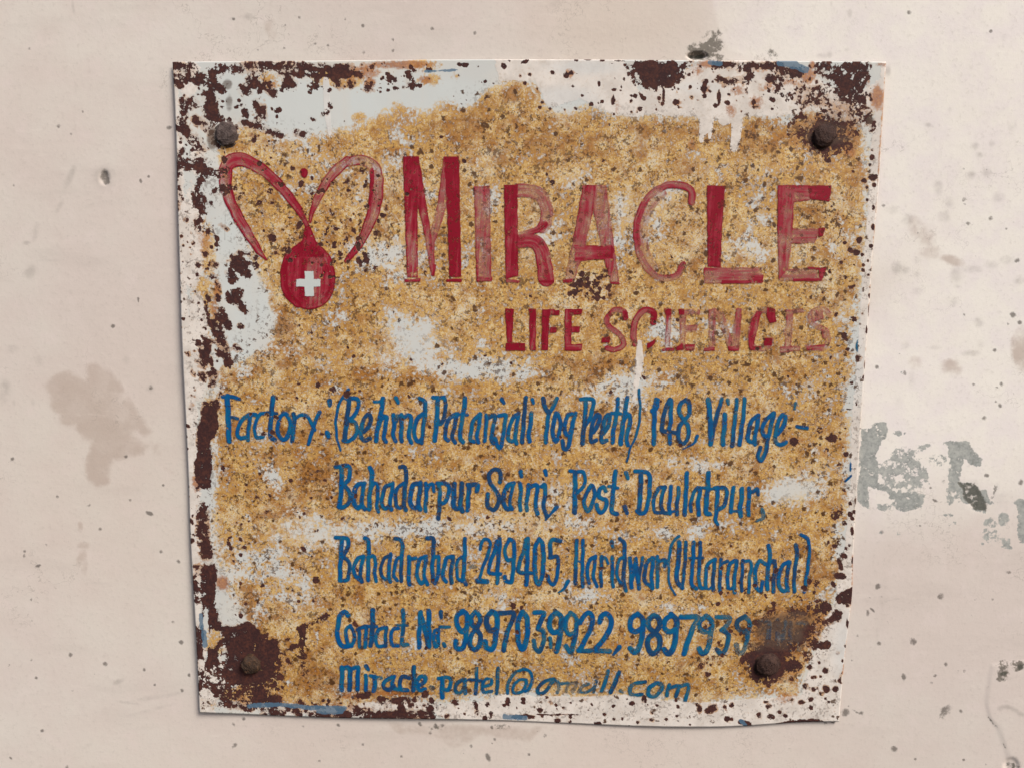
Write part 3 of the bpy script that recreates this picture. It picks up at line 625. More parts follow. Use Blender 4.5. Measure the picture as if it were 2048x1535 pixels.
# hair scratches
rr = random.Random(9)
for q in ["1106,1180 1104,1140 1112,1100 1118,1060", "1468,700 1475,735 1478,765", "1440,640 1455,670 1460,690", "700,1030 690,1060 697,1075", "1140,960 1125,985 1118,1010 1130,1050", "1040,880 1060,930 1090,960", "450,430 450,480", "1120,560 1130,600", "570,1040 575,1075"]:
    L('scratch', 2.2, .9, 2, q)
for _ in range(46):
    x, y = rr.uniform(560, 1650), rr.uniform(820, 1360)
    a_, l_ = rr.uniform(0, 6.28), rr.uniform(15, 60)
    k_ = rr.uniform(-.6, .6)
    L('scratch', 1.6, rr.uniform(.4, .8), 2, [(x, y), (x + l_ * math.cos(a_), y + l_ * math.sin(a_)), (x + 1.8 * l_ * math.cos(a_ + k_), y + 1.8 * l_ * math.sin(a_ + k_))])

# ------------------------------------------------------------------ the sign's sheet
EDGE_TOP = smooth_line(pts_of("345,124 450,123 600,122 800,120 1000,119 1200,119.5 1400,121 1600,122.5 1690,123 1772,124"), sub=10)
EDGE_BOT = smooth_line(pts_of("399,1424 480,1427 600,1432 700,1435 860,1437 1000,1440 1150,1446 1300,1452 1420,1453 1500,1450 1600,1443 1678,1442"), sub=10)
EDGE_LEFT = smooth_line(pts_of("345,124 349,200 353,300 355,400 360,560 364,690 372,850 377,960 381,1080 388,1200 394,1310 399,1424"), sub=10)
EDGE_RIGHT = smooth_line(pts_of("1772,124 1768,190 1763,280 1757,380 1746,500 1738,620 1729,740 1721,860 1710,1040 1706,1120 1704,1190 1693,1280 1684,1370 1678,1442"), sub=10)


def resample(p, t):
    p = np.asarray(p)
    d = np.concatenate([[0], np.cumsum(np.hypot(*np.diff(p, axis=0).T))])
    d /= d[-1]
    return np.stack([np.interp(t, d, p[:, 0]), np.interp(t, d, p[:, 1])], 1)


def sheet_gap(X, Y):
    """how far the front of the bent sheet stands off the wall"""
    u = (X - 345) / 1420.0
    v = (Y - 122) / 1320.0
    g = 0.0020 + 0.0018 * np.clip(1 - u * 2.2, 0, 1) * np.clip(v * 2.2, 0, 1) * np.clip((1.12 - v) * 3.0, 0, 1)
    g += 0.0010 * np.sin(u * 7 + 1) * np.sin(v * 6) * .6 + 0.0005 * np.sin(u * 17 + v * 9)
    g += 0.0012 * np.clip(1 - v * 9, 0, 1) * np.clip((u - .55) * 3, 0, 1)
    for bx, by in BOLTS_PX:                         # the bolts pull the sheet in
        g -= 0.0009 * np.exp(-((X - bx) ** 2 + (Y - by) ** 2) / (2 * 55.0 ** 2))
    g -= 0.0016 * np.clip((v - .9) * 10, 0, 1) * np.clip(u * 4, 0, 1)
    return np.maximum(g, 0.0012)


BOLTS_PX = [(452, 270), (1648, 272), (503, 1325), (1534, 1327)]
root = bpy.data.objects.new('metal_sign', None)
S.collection.objects.link(root)
BASE = np.array([CX, 0.0, CZ - 0.2207])
root.location = BASE
root.empty_display_size = .05
root['label'] = 'square rusted metal sign hand-painted with red and blue lettering, bolted to the plaster wall'
root['category'] = 'sign'


def masks(n):
    """the wear masks shared by the bare sheet and the paint on it"""
    A = {k: n.attr(k) for k in SN}
    r1 = n.noise(210, 4, .68, 1.0)
    r2 = n.noise(620, 3, .65, 4.0)
    r0 = n.noise(75, 3, .6, 12.0)
    rust = n.step(n.add(A['rust'], n.mul(n.add(n.sgn(r0, 1.5), n.sgn(r1, 2.6), n.sgn(r2, 1.3)), n.step(A['rust'], 0.02, .3))), .47, .57)
    pale_gap = n.step(n.noise(12, 2, .5, 8.0), .3, .7, .55, 1.1)
    sp = None
    for sc, off, rad, prob in ((140, 0.3, .34, .24), (240, 1.7, .44, .5)):
        d, c1, c2 = n.voro(sc, off, 1.0)
        rr_ = n.mul(n.m('POWER', c2, 1.1), rad)
        dens = n.mul(n.mul(A['speck'], pale_gap), prob)
        on = n.m('LESS_THAN', c1, dens)
        s = n.mul(n.step(n.m('SUBTRACT', rr_, d), -.05, .12), on)
        sp = s if sp is None else n.m('MAXIMUM', sp, s)
    g1 = n.noise(520, 2, .75, 21.0)
    g2 = n.noise(170, 3, .6, 31.0)
    grains = n.mul(n.step(n.add(g1, n.sgn(g2, .7), n.mul(A['dirt'], .05)), .575, .64), n.mul(A['speck'], 1.0))
    sp = n.mul(n.m('MAXIMUM', sp, n.mul(grains, .95)), n.step(A['over'], 1.0, 1.1, 1.0, .15))
    over = n.step(n.add(A['over'], n.mul(n.add(n.sgn(n.noise(110, 4, .65, 2.0), 1.1), n.sgn(r2, .7)), n.step(A['over'], .02, .2)), n.mul(n.step(A['over'], 1.0, 1.1), 1.0)), .42, .56)
    return A, rust, sp, over, r1, r2


def rust_color(n, r1, r2):
    return n.ramp(n.add(n.mul(r1, .55), n.mul(r2, .5)), [(.3, lin(36, 22, 25)), (.52, lin(61, 34, 32)), (.66, lin(84, 47, 37)), (.8, lin(120, 78, 56)), (.92, lin(160, 124, 98))])


def sheet_material():
    n = NT('painted_rusting_steel')
    A, rust, sp, over, r1, r2 = masks(n)
    n1 = n.noise(30, 4, .6, 0.4)
    n2 = n.noise(95, 4, .65, 6.0)
    n3 = n.noise(480, 3, .7, 3.0)
    n4 = n.noise(900, 2, .7, 9.0)
    base = n.mix(n.step(n1, .35, .65), lin(198, 197, 192), lin(206, 201, 192))
    base = n.mix(n.mul(A['pale'], n.step(n1, .3, .7, .5, 1.0)), base, lin(199, 202, 199))
    base = n.mix(n.mul(n.step(n.noise(60, 3, .6, 2.0, stretch=(1, 1, .06)), .5, .75), .3), base, lin(206, 196, 184))
    # yellow-brown film
    film = n.step(n.add(A['stain'], n.mul(n.add(n.sgn(n1, 1.8), n.sgn(n2, 2.6), n.sgn(n3, 2.5), .07), n.step(A['stain'], .02, .3))), .2, .85)
    grain = n.step(n3, .36, .64)
    med = n.step(n2, .36, .64)
    fcol = n.ramp(n.add(n.mul(grain, .5), n.mul(med, .3), n.mul(n.step(n1, .3, .7), .2)), [(.08, lin(122, 78, 28)), (.32, lin(166, 116, 46)), (.58, lin(195, 149, 72)), (.88, lin(213, 185, 128))])
    col = n.mix(n.mul(film, .96), base, fcol)
    fleck = n.step(n.add(n4, n.sgn(n1, .5), n.sgn(n2, .5)), .54, .66)
    col = n.mix(n.mul(n.mul(fleck, film), .6), col, lin(208, 202, 188))
    brown = n.step(n.add(n.mul(A['dirt'], .62), .17, n.sgn(n.noise(105, 4, .68, 40.0), 3.0), n.sgn(n3, 1.8), n.sgn(n1, .9)), .15, .85)
    col = n.mix(n.mul(n.mul(brown, film), .8), col, n.mix(grain, lin(104, 57, 16), lin(160, 100, 36)))
    # overpaint
    ocol = n.mix(n.step(n2, .35, .65), lin(224, 213, 203), lin(207, 196, 186))
    ocol = n.mix(n.mul(n.step(n3, .52, .7), .35), ocol, lin(180, 160, 136))
    ocol = n.mix(n.mul(A['pale'], .5), ocol, lin(202, 203, 202))
    thin = n.step(n.add(n3, n.sgn(n1, .4)), .3, .5, .82, 1.0)
    col = n.mix(n.mul(over, thin), col, ocol)
    # orange rust
    hal = n.mul(n.step(n.add(A['rust'], n.mul(n.add(n.sgn(r1, 1.2), n.sgn(n3, 1.2)), n.step(A['rust'], .02, .2))), .14, .5), n.step(n1, .38, .62))
    col = n.mix(n.mul(hal, .75), col, n.mix(grain, lin(128, 74, 36), lin(186, 136, 84)))
    om = n.step(n.add(A['orange'], n.mul(n.add(n.sgn(n2, 1.3), n.sgn(n3, 1.5)), n.step(A['orange'], .02, .4))), .3, .95)
    col = n.mix(n.mul(om, .85), col, n.ramp(n.add(n.mul(n3, .6), n.mul(n2, .4)), [(.35, lin(106, 52, 24)), (.5, lin(156, 92, 44)), (.68, lin(192, 138, 84))]))
    # blue leftovers
    bm = n.step(n.add(A['blue'], n.mul(n.sgn(n.noise(300, 3, .6, 11.0), 1.8), n.step(A['blue'], .02, .3))), .42, .6)
    # specks, rust
    halo = n.mul(n.step(sp, 0.0, .6), .0)
    col = n.mix(n.mul(sp, .93), col, n.mix(n3, lin(46, 27, 15), lin(92, 54, 22)))
    col = n.mix(rust, col, rust_color(n, r1, r2))
    col = n.mix(n.mul(bm, .85), col, n.mix(n2, lin(52, 92, 124), lin(96, 120, 134)))
    # grime smear (only where it is heavy)
    gr = n.step(n.add(A['dirt'], n.sgn(n2, .6), n.sgn(n.noise(200, 3, .6, 1.0, stretch=(.15, 1, 1)), .8)), .72, 1.15)
    col = n.mix(n.mul(gr, .72), col, n.mix(n3, lin(70, 52, 42), lin(104, 86, 72)))
    sc = n.step(A['scratch'], .25, .8)
    col = n.mix(n.mul(sc, .55), col, lin(70, 62, 54))
    h = n.add(n.mul(rust, -.55), n.mul(sp, .2), n.mul(n3, .18), n.mul(over, .25), n.mul(n.mul(rust, r2), .5), n.mul(n1, .5))
    rough = n.step(rust, 0, 1, .55, .85)
    return n.bsdf(col, rough, h, .0004, .6, spec=.3)


def paint_material(name, kind, rimk=.12, cov_k=0.0):
    n = NT(name)
    A, rust, sp, over, r1, r2 = masks(n)
    cov, sdf, su, sv, pid = (n.attr(k) for k in ('cov', 'sdf', 'su', 'sv', 'pid'))
    cb = n.new('ShaderNodeCombineXYZ')
    n.put(cb.inputs[0], n.mul(su, .010))
    n.put(cb.inputs[1], n.mul(sv, .13))
    n.put(cb.inputs[2], n.mul(pid, 7.31))
    st = n.noise(1.0, 3, .6, vec=cb.outputs[0])
    cb2 = n.new('ShaderNodeCombineXYZ')
    n.put(cb2.inputs[0], n.mul(su, .03))
    n.put(cb2.inputs[1], n.mul(sv, .6))
    n.put(cb2.inputs[2], n.mul(pid, 3.77))
    st2 = n.noise(1.0, 2, .6, vec=cb2.outputs[0])
    n3 = n.noise(480, 3, .7, 3.0)
    n2 = n.noise(95, 3, .6, 16.0)
    edge = n.step(n.add(n.mul(sdf, 1.0), n.sgn(n.noise(700, 2, .6, 3.3), 2.0)), -.9, .9, 1.0, 0.0)
    rim = n.step(sdf, -3.6, -1.2)
    if kind == 'red':
        op = n.add(cov, n.sgn(st, 1.3), n.sgn(st2, .45), n.sgn(n2, 1.0), n.mul(rim, rimk), -cov_k)
        a0 = n.step(op, .0, .85, .2, 1.0)
        col = n.ramp(op, [(.05, lin(184, 144, 136)), (.42, lin(170, 102, 100)), (.72, lin(152, 38, 54)), (.98, lin(130, 7, 32))])
        col = n.mix(n.mul(rim, .35), col, lin(120, 20, 34))
    elif kind == 'blue':
        op = n.add(cov, n.sgn(st, 1.2), n.sgn(st2, .6), n.sgn(n2, 1.3))
        a0 = n.step(op, .1, .8, .35, 1.0)
        dark = n.step(n.add(n.m('FRACT', n.mul(pid, .377)), n.sgn(st, 1.6), n.sgn(n2, 3.0)), .5, 1.1)
        col = n.ramp(op, [(.2, lin(88, 102, 104)), (.6, lin(30, 98, 124)), (.85, lin(7, 92, 132)), (1.0, lin(3, 80, 134))])
        col = n.mix(n.mul(dark, .68), col, lin(34, 54, 80))
        col = n.mix(n.mul(rim, .12), col, lin(26, 52, 78))
    else:
        op = cov
        a0 = n.add(.93, 0.0)
        col = n.mix(n2, lin(186, 196, 194), lin(206, 204, 198))
    alpha = n.mul(a0, edge)
    if kind != 'white':
        alpha = n.mul(alpha, n.m('SUBTRACT', 1.0, n.mul(sp, .45)))
        worn = n.step(n.add(n3, n.sgn(r1, .8)), .60, .74)
        alpha = n.mul(alpha, n.m('SUBTRACT', 1.0, n.mul(worn, n.step(cov, .5, 1.0, .9, .3))))
    gone = n.m('MAXIMUM', rust, over)
    gone = n.m('MAXIMUM', gone, n.step(A['dirt'], .75, 1.1, 0, .5))
    alpha = n.mul(alpha, n.m('SUBTRACT', 1.0, gone), clamp=True)
    m = n.bsdf(col, .5, n.add(n.mul(st2, .5), n.mul(n3, .3)), .0002, .5, alpha=alpha, spec=.2)
    return m


def build_sheet():
    nu, nv = 560, 520
    u = np.linspace(0, 1, nu)
    v = np.linspace(0, 1, nv)
    T, B, Lf, Rt = resample(EDGE_TOP, u), resample(EDGE_BOT, u), resample(EDGE_LEFT, v), resample(EDGE_RIGHT, v)
    U, V = np.meshgrid(u, v)
    U3, V3 = U[..., None], V[..., None]
    C = ((1 - V3) * T[None] + V3 * B[None] + (1 - U3) * Lf[:, None] + U3 * Rt[:, None]
         - (1 - U3) * (1 - V3) * T[0] - U3 * (1 - V3) * T[-1] - (1 - U3) * V3 * B[0] - U3 * V3 * B[-1])
    X, Y = C[..., 0].ravel(), C[..., 1].ravel()
    # ragged, slightly nibbled outline
    g = sheet_gap(X, Y)
    front = at(X, Y, -g)
    back = front.copy()
    back[:, 1] += 0.0009
    a = SF.eval(X, Y, SN)
    i = np.arange(nu * nv).reshape(nv, nu)
    F = np.stack([i[:-1, :-1], i[1:, :-1], i[1:, 1:], i[:-1, 1:]], -1).reshape(-1, 4)
    ring = np.concatenate([i[0, :], i[1:, -1], i[-1, -2::-1], i[-2:0:-1, 0]])
    nb = len(front)
    rim_back = back[ring]
    nx = np.roll(np.arange(len(ring)), -1)
    side = np.stack([ring, ring[nx], nb + nx, nb + np.arange(len(ring))], 1)
    verts = np.concatenate([front, rim_back])
    for k in a:
        e = a[k][ring].copy()
        if k == 'rust':
            e = np.maximum(e, .9)
        a[k] = np.concatenate([a[k], e])
    return mesh_obj('sheet', verts - BASE, np.concatenate([F, side]), sheet_material(), root, a)


build_sheet()

# ------------------------------------------------------------------ lettering: brush strokes read off the photograph
# tile: x0, y0, scale; each line: width[-width2] or P (straight-sided patch) or Q (rounded patch), optional cCOVER[-COVER2], points
TILES = {
 'A': (430, 760, 5.689), 'B': (650, 770, 5.851), 'C': (980, 770, 5.851), 'D': (1280, 770, 5.689),
 'E': (660, 920, 6.4), 'F': (960, 920, 6.4), 'G': (1240, 920, 6.4),
 'H': (660, 1060, 6.4), 'I': (940, 1060, 6.4), 'J': (1130, 1060, 7.585), 'K': (1320, 1060, 6.4),
 'L': (660, 1210, 6.4), 'M': (890, 1210, 5.689), 'N': (1200, 1200, 4.096),
 'O': (660, 1310, 5.389), 'T5': (1000, 1310, 5.12),
 'W': (780, 290, 4.452), 'R': (1220, 340, 4.096), 'S': (980, 590, 2.7676), 'X': (420, 280, 4.265), 'U': (0, 0, 1.0)}

LINE_FACTORY = """
A
11 140,180 150,400 160,690
9-8 92,185 190,182 275,215
7 160,415 255,432
9 455,385 400,385 340,420 280,500 252,590 285,655 350,650
9 410,385 385,520 375,675
8 590,375 520,380 475,440 452,540 470,640 545,640
11-9 660,195 642,400 630,620 685,675
7 590,365 700,375
9 785,375 730,440 712,560 745,655 795,670 840,600 855,480 820,390 785,375
9 895,380 902,470 880,690
8 900,440 960,395 1025,395 1075,440 1115,520 1130,560
9-8 1190,365 1140,470 1095,620 1062,720
11-8 1305,235 1305,285
11-9 1275,595 1290,640
7-5 1522,105 1440,210 1395,330 1377,480 1388,650 1410,740 1428,795
B
10 290,150 265,330 245,500 232,640
9 252,150 330,150 385,170 388,260 345,350 270,410
9 270,410 350,430 375,510 345,600 280,650 220,640
9 460,540 515,470 540,390 510,335 460,390 430,480 422,590 465,645 530,615
10 680,150 655,330 615,520 597,650
7 575,190 660,185
9 640,430 690,365 722,380 705,500 690,600 715,655
9 800,345 812,450 798,560 825,650
8 c.5 850,350 830,420
10-8 830,150 855,205
9 890,340 900,450 890,560 900,650
9 900,400 970,345 1010,380 990,500 985,600 1008,665
9 1145,330 1080,390 1050,500 1050,600 1090,655 1130,620
9 1105,150 1170,200 1172,330 1150,500 1135,675
10 1322,150 1312,350 1300,500 1285,645
9 1270,143 1400,140
9 1400,145 1412,260 1392,380 1350,450 1320,400
9 1530,335 1455,390 1415,500 1408,600 1445,640
9 1550,330 1515,480 1492,600 1522,665
10 1642,150 1622,310 1592,480 1582,620 1615,660
7 1555,335 1665,345
9 1815,335 1745,400 1712,520 1705,630 1745,655
9 1822,340 1800,480 1780,600 1795,665
9 1890,350 1885,500 1868,650
9 1890,385 1970,348 1990,385 1962,520 1948,620 1975,675
C
9 105,350 185,350 168,480 150,620 120,725 80,695 65,620
10-8 140,165 165,205
9 335,330 265,390 228,500 210,620 262,655
9 335,340 312,470 295,600 312,675
9 420,140 402,330 390,500 375,665
9 487,325 472,480 452,590 465,655
9-7 495,165 508,205
10 620,150 650,260 690,320
9 785,150 740,250 692,335 668,480 652,665
9 775,325 742,450 738,580 768,655 800,600 828,470 805,350 775,325
9 965,335 910,350 880,450 880,550 920,580 960,500
9 1000,325 962,480 940,620 905,740 862,735 850,650
10 1122,170 1115,350 1100,500 1080,675
9 1065,160 1150,158 1212,175 1198,280 1172,380 1120,460
9 1210,545 1265,460 1285,370 1250,345 1205,440 1180,560 1190,655 1245,640
9 1330,560 1385,470 1405,370 1370,345 1330,450 1308,560 1310,655 1365,640
9 1500,155 1485,330 1450,500 1435,665
8 1425,325 1530,330
10 1605,150 1580,330 1550,500 1530,680
9 1570,400 1622,335 1645,400 1615,530 1600,640 1612,695
6-5 1740,50 1755,200 1755,350 1730,520 1690,640 1640,740 1605,885
D
10 185,160 165,290 165,400 162,500 160,660
10 200,170 192,250 140,290
9 345,160 290,265 260,420 250,505 300,525 410,535
9 355,165 350,400 335,520 345,660
9 520,160 462,210 450,310 500,390 550,460 545,600 490,660 440,600 445,480 500,400 562,320 562,210 520,160
8-3 655,575 615,650 490,728
11 780,160 795,330 805,500 805,665
9 932,155 882,320 842,480 815,620
10 965,330 965,450 950,560 947,672
9-7 1000,165 1012,210
9 1105,160 1087,330 1067,500 1052,685
9 1190,150 1180,330 1155,500 1135,675
9 1345,335 1275,400 1237,520 1235,625 1290,645
9 1350,345 1332,470 1307,600 1312,668
9 1510,325 1425,400 1395,500 1420,580 1470,560
9 1525,310 1492,460 1452,640 1430,760 1382,855 1345,800 1370,705
9 1570,555 1632,460 1660,370 1622,335 1572,430 1545,550 1550,645 1600,675 1662,640
8 1785,462 1905,487
8-6 c.6 1768,205 1762,265
"""
LINE_POST = """
E
10 150,80 147,300 137,470 122,590
9 75,82 180,65 248,85 250,180 240,250 170,310
9 170,310 240,380 258,450 232,550 160,605 112,590
10 440,290 355,310 310,420 308,530 350,605 395,580
9 435,290 418,430 410,560 445,625
10 510,90 540,170 528,300 506,470 506,620
8 528,345 575,288 614,325 610,460 602,570 620,650
9 785,300 712,340 670,460 668,560 700,615 750,590
9 808,290 785,430 765,570 788,630
8 940,290 862,350 840,460 850,570 890,605 930,590
9 895,88 950,80 978,150 967,300 952,450 950,560 972,632
10 1135,290 1070,310 1035,420 1032,540 1070,605 1120,590
10 1160,285 1148,430 1130,560 1155,625
9 1225,290 1237,430 1222,560 1228,640
8 1240,385 1280,310 1322,308 1332,392
9 1395,300 1408,420 1402,550 1390,745
9 1375,290 1470,290 1522,340 1512,450 1470,530 1410,550
10 1590,295 1588,430 1580,560 1620,615 1680,600
10 1692,290 1682,430 1670,560 1692,645
10 1785,320 1775,430 1762,635
10 1765,310 1882,310 1882,390
F
9 252,272 268,180 235,118 170,120 115,190 130,290 190,360 238,450 232,560 180,630 110,595 92,500 100,430
10 435,290 370,310 310,420 302,530 340,615 402,602
8 425,300 402,430 382,560 415,625
9 510,290 528,400 507,530 525,630
10-8 525,145 530,205
9 625,310 612,450 595,560 602,635
9 620,345 700,310 735,330 727,450 710,560 740,680
9 790,330 830,310 838,430 815,560 855,720
9-7 838,130 848,190
10-4 975,600 930,655 840,760
10 1220,160 1220,300 1215,470 1215,665
8 1155,128 1240,142 1322,150 1345,240 1322,340 1250,412
9 1425,318 1352,440 1335,550 1380,645 1432,570 1468,440 1450,340 1425,318
9 1612,392 1582,340 1530,368 1522,450 1570,490 1622,512 1602,620 1550,665 1500,605 1495,560
10 1737,140 1717,300 1702,450 1690,640 1752,685
7 1650,330 1767,350
10-8 1872,160 1892,228
10-8 1852,590 1887,670
G
10 270,190 265,350 255,500 248,645
9 198,135 280,143 352,150 382,210 382,350 367,500 332,640 272,680 215,645
8 565,335 500,350 447,460 430,570 450,655 530,662
9 575,340 542,450 525,560 560,660 600,672
9 655,330 647,450 630,570 640,675
9 752,345 747,450 730,560 730,685
6 640,662 720,640
10 857,160 852,330 840,500 830,690
8 995,345 940,420 910,540 910,645
9 1025,350 1017,450 1000,560 1012,695
10 1132,160 1127,350 1110,500 1105,665 1152,685
7 1060,348 1190,360
10-8 1250,350 1245,500 1235,650 1225,760 1252,815
9 1215,348 1332,350 1368,400 1362,490 1332,580 1260,625
9 1452,345 1442,450 1425,560 1425,655
10 1562,360 1557,480 1540,600 1545,705
6 1430,642 1520,650
9 1650,355 1657,480 1640,590 1652,695
8 1650,385 1700,400 1757,356 1772,435
10-6 c.6 1820,630 1832,732 1750,775
"""
LINE_CITY = """
H
10 150,110 142,300 132,470 130,640
9 70,88 150,88 222,110 238,200 170,320
9 170,330 242,400 248,500 222,625 130,645
9 420,328 352,360 310,460 320,570 372,625
9 428,330 405,450 385,570 412,655
10 445,95 492,130 497,300 490,460 492,630
9 490,345 562,328 582,400 575,530 588,645
8 765,318 692,360 655,470 660,580 712,625
9 775,300 762,430 750,570 775,655
8 925,325 862,360 827,470 820,570 862,635
9 838,100 900,118 928,180 922,320 912,470 912,648
10 1010,335 1017,470 1005,590 1022,690
9 1010,365 1095,348
9 1218,328 1152,370 1120,480 1120,590 1160,675 1205,640
9 1232,330 1217,460 1205,590 1250,690
10 1245,95 1322,108 1322,300 1310,470 1320,640
9 1330,345 1392,338 1388,470 1380,590 1340,675
9 1557,328 1492,360 1457,480 1450,600 1485,655
9 1577,330 1562,450 1545,580 1562,668
8 1712,330 1642,370 1625,480 1635,600 1692,645
10 1727,105 1727,300 1717,470 1710,620 1740,685
9 c.2 1790,460 1862,465
I
8 135,235 150,150 210,108 258,160 242,270 192,400 150,520 112,630
12 100,645 215,648
9 350,130 302,300 252,440 250,540 395,552
10 382,105 372,300 355,480 350,668
9 505,118 462,190 450,290 480,375 545,370
10 505,110 562,150 567,300 557,450 547,560 530,655 460,642 448,590
9 722,110 682,280 632,420 630,530 792,542
10 742,105 737,300 730,480 725,690
10 882,108 840,200 830,400 840,600 880,688 922,600 942,400 932,180 882,108
10 1155,130 1040,130 1030,340
9 1030,345 1120,330 1128,450 1117,580 1070,685 1010,645 998,580
10-4 1255,648 1210,735 1130,795
J
9 180,145 172,400 162,600 160,800
9 277,150 272,400 265,600 268,850
6 180,460 270,472
9 450,395 382,440 345,560 340,690 372,795
8 465,388 452,530 430,680 485,850
8 555,385 552,520 545,680 552,838
7 560,445 610,408 655,495
9 715,405 722,560 715,700 732,850
10-8 713,170 728,245
8 885,405 822,450 790,580 800,720 855,808
9 835,118 897,190 907,350 902,550 885,720 925,910
9 985,415 1002,570 1008,860
9 1080,425 1088,550 1102,700 1125,880
8 1182,408 1152,560 1110,770
8 1075,440 1020,760
9 1318,415 1252,480 1215,600 1215,760 1295,845
9 1345,408 1327,560 1315,720 1330,875
9 1405,395 1407,560 1405,700 1407,858
9 1410,465 1512,445 1520,540
8-5 1725,88 1650,160 1602,280 1580,450 1575,650 1592,830 1685,975
K
10 250,148 242,350 222,500 220,650 290,730
8 332,148 327,350 310,530 292,730
9 430,148 427,350 410,530 410,685 462,745
9 520,148 512,350 500,530 510,705 552,735
6 380,350 555,350
9 705,368 622,420 590,540 590,730
9 708,370 692,500 680,650 682,760
6 590,725 630,745 680,690
9 780,368 777,520 765,650 772,770
8 790,425 865,390
9 955,385 892,440 870,550 870,730
9 985,380 967,520 950,650 958,790
6 872,725 905,745 955,690
8 1060,375 1057,520 1045,650 1045,770
8 1070,405 1155,388 1170,470 1147,600 1138,790
9 1345,425 1282,385 1232,470 1220,600 1230,715 1290,775 1312,655
10 1388,195 1412,290 1392,450 1375,600 1377,750
9 1400,425 1462,385 1475,480 1457,620 1452,780
9 1650,398 1572,440 1530,560 1520,690 1570,765 1642,762
9 1658,400 1637,530 1620,650 1642,765
9 1738,185 1758,280 1737,450 1720,600 1722,780
8 1805,48 1882,100 1914,200 1902,400 1882,560 1850,785
"""
LINE_PHONE = """
L
10 238,125 190,78 130,130 105,240 95,350 110,450 160,515 275,512
8 262,258 210,310 210,420 250,505 302,470 307,350 262,258
8 370,290 377,400 377,528
8 350,305 455,268 460,400 447,528
10 547,55 547,250 535,400 520,508
7 450,258 602,270
8 695,278 620,310 590,410 610,512 695,512
8 725,280 712,400 712,518
8 875,290 810,310 778,400 800,502 875,512
9 c.7 937,58 942,250 925,400 930,502 995,502
6 c.7 860,250 992,250
10 1160,80 1150,250 1140,400 1145,528
9 1160,90 1200,250 1250,480 1272,528
10 1267,65 1267,250 1270,400 1270,518
8 1342,318 1330,420 1340,515 1382,502 1388,400 1382,310 1342,318
10-8 1420,85 1427,150
7 c.7 1410,268 1532,275
8 c.7 1458,490 1467,520
M
11 195,68 140,120 138,220 190,292 240,262
11 200,63 252,110 250,250 230,400 200,485 130,475 122,400
10 350,68 300,130 310,210 360,270 402,340 397,440 340,502 288,440 300,330 350,270 402,180 382,100 350,68
11 532,68 480,130 480,220 510,282 570,270
11 532,63 592,110 590,250 570,400 540,495 470,472 458,410
10 622,85 782,85 752,200 702,330 670,505
11 882,68 840,150 828,280 840,420 880,495 922,420 942,270 932,140 882,68
10 1018,80 1122,85 1092,180 1060,250
10 c.75 1060,260 1122,290 1122,400 1080,515 1030,482 1008,400
11 c.8 1262,78 1200,140 1190,230 1230,302 1300,290
11 c.8 1262,73 1322,130 1317,260 1302,400 1268,520
9 c.6 1198,370 1205,470
10 c.85 1432,88 1380,150 1370,240 1410,322 1470,310
10 c.85 1432,83 1492,140 1497,260 1472,400 1430,530 1378,460
10 1542,195 1580,120 1642,78 1682,150 1662,250 1592,400 1525,510
10 c.7 1520,512 1662,512
11 1758,185 1790,110 1852,98 1892,170 1872,280 1792,400 1715,495
10 c.7 1710,517 1872,515
11-5 1982,470 1920,562
N
11 300,113 255,150 248,220 290,254 342,230
11 312,108 352,160 347,270 322,380 285,426 248,390
11 440,118 400,160 405,220 450,260 492,310 482,390 430,434 393,380 400,310 450,260 492,200 477,140 440,118
11 582,118 535,160 528,220 570,254 622,230
12 584,113 627,160 622,270 602,390 560,434 528,400
11 c.8 663,135 797,135 762,220 722,330 688,436
11 c.7 872,128 820,165 818,220 860,254 912,230
11 c.75 872,126 917,170 907,280 882,400 840,434 813,390
10 c.6 958,135 1062,140 1032,210 1000,240
10 c.6 1000,240 1052,280 1042,370 1000,434 958,400
10 c.6 1190,128 1130,170 1128,220 1170,254 1217,230
10 c.55 1190,126 1227,180 1212,280 1182,400 1140,426 1118,360
10 c.55 1290,180 1380,170 1380,290 1365,400
10 c.5 1455,165 1455,280 1450,410
10 c.45 1520,180 1500,330 1560,330
9 c.45 1560,180 1555,400
9 c.4 1620,180 1690,190 1650,300 1630,400
"""
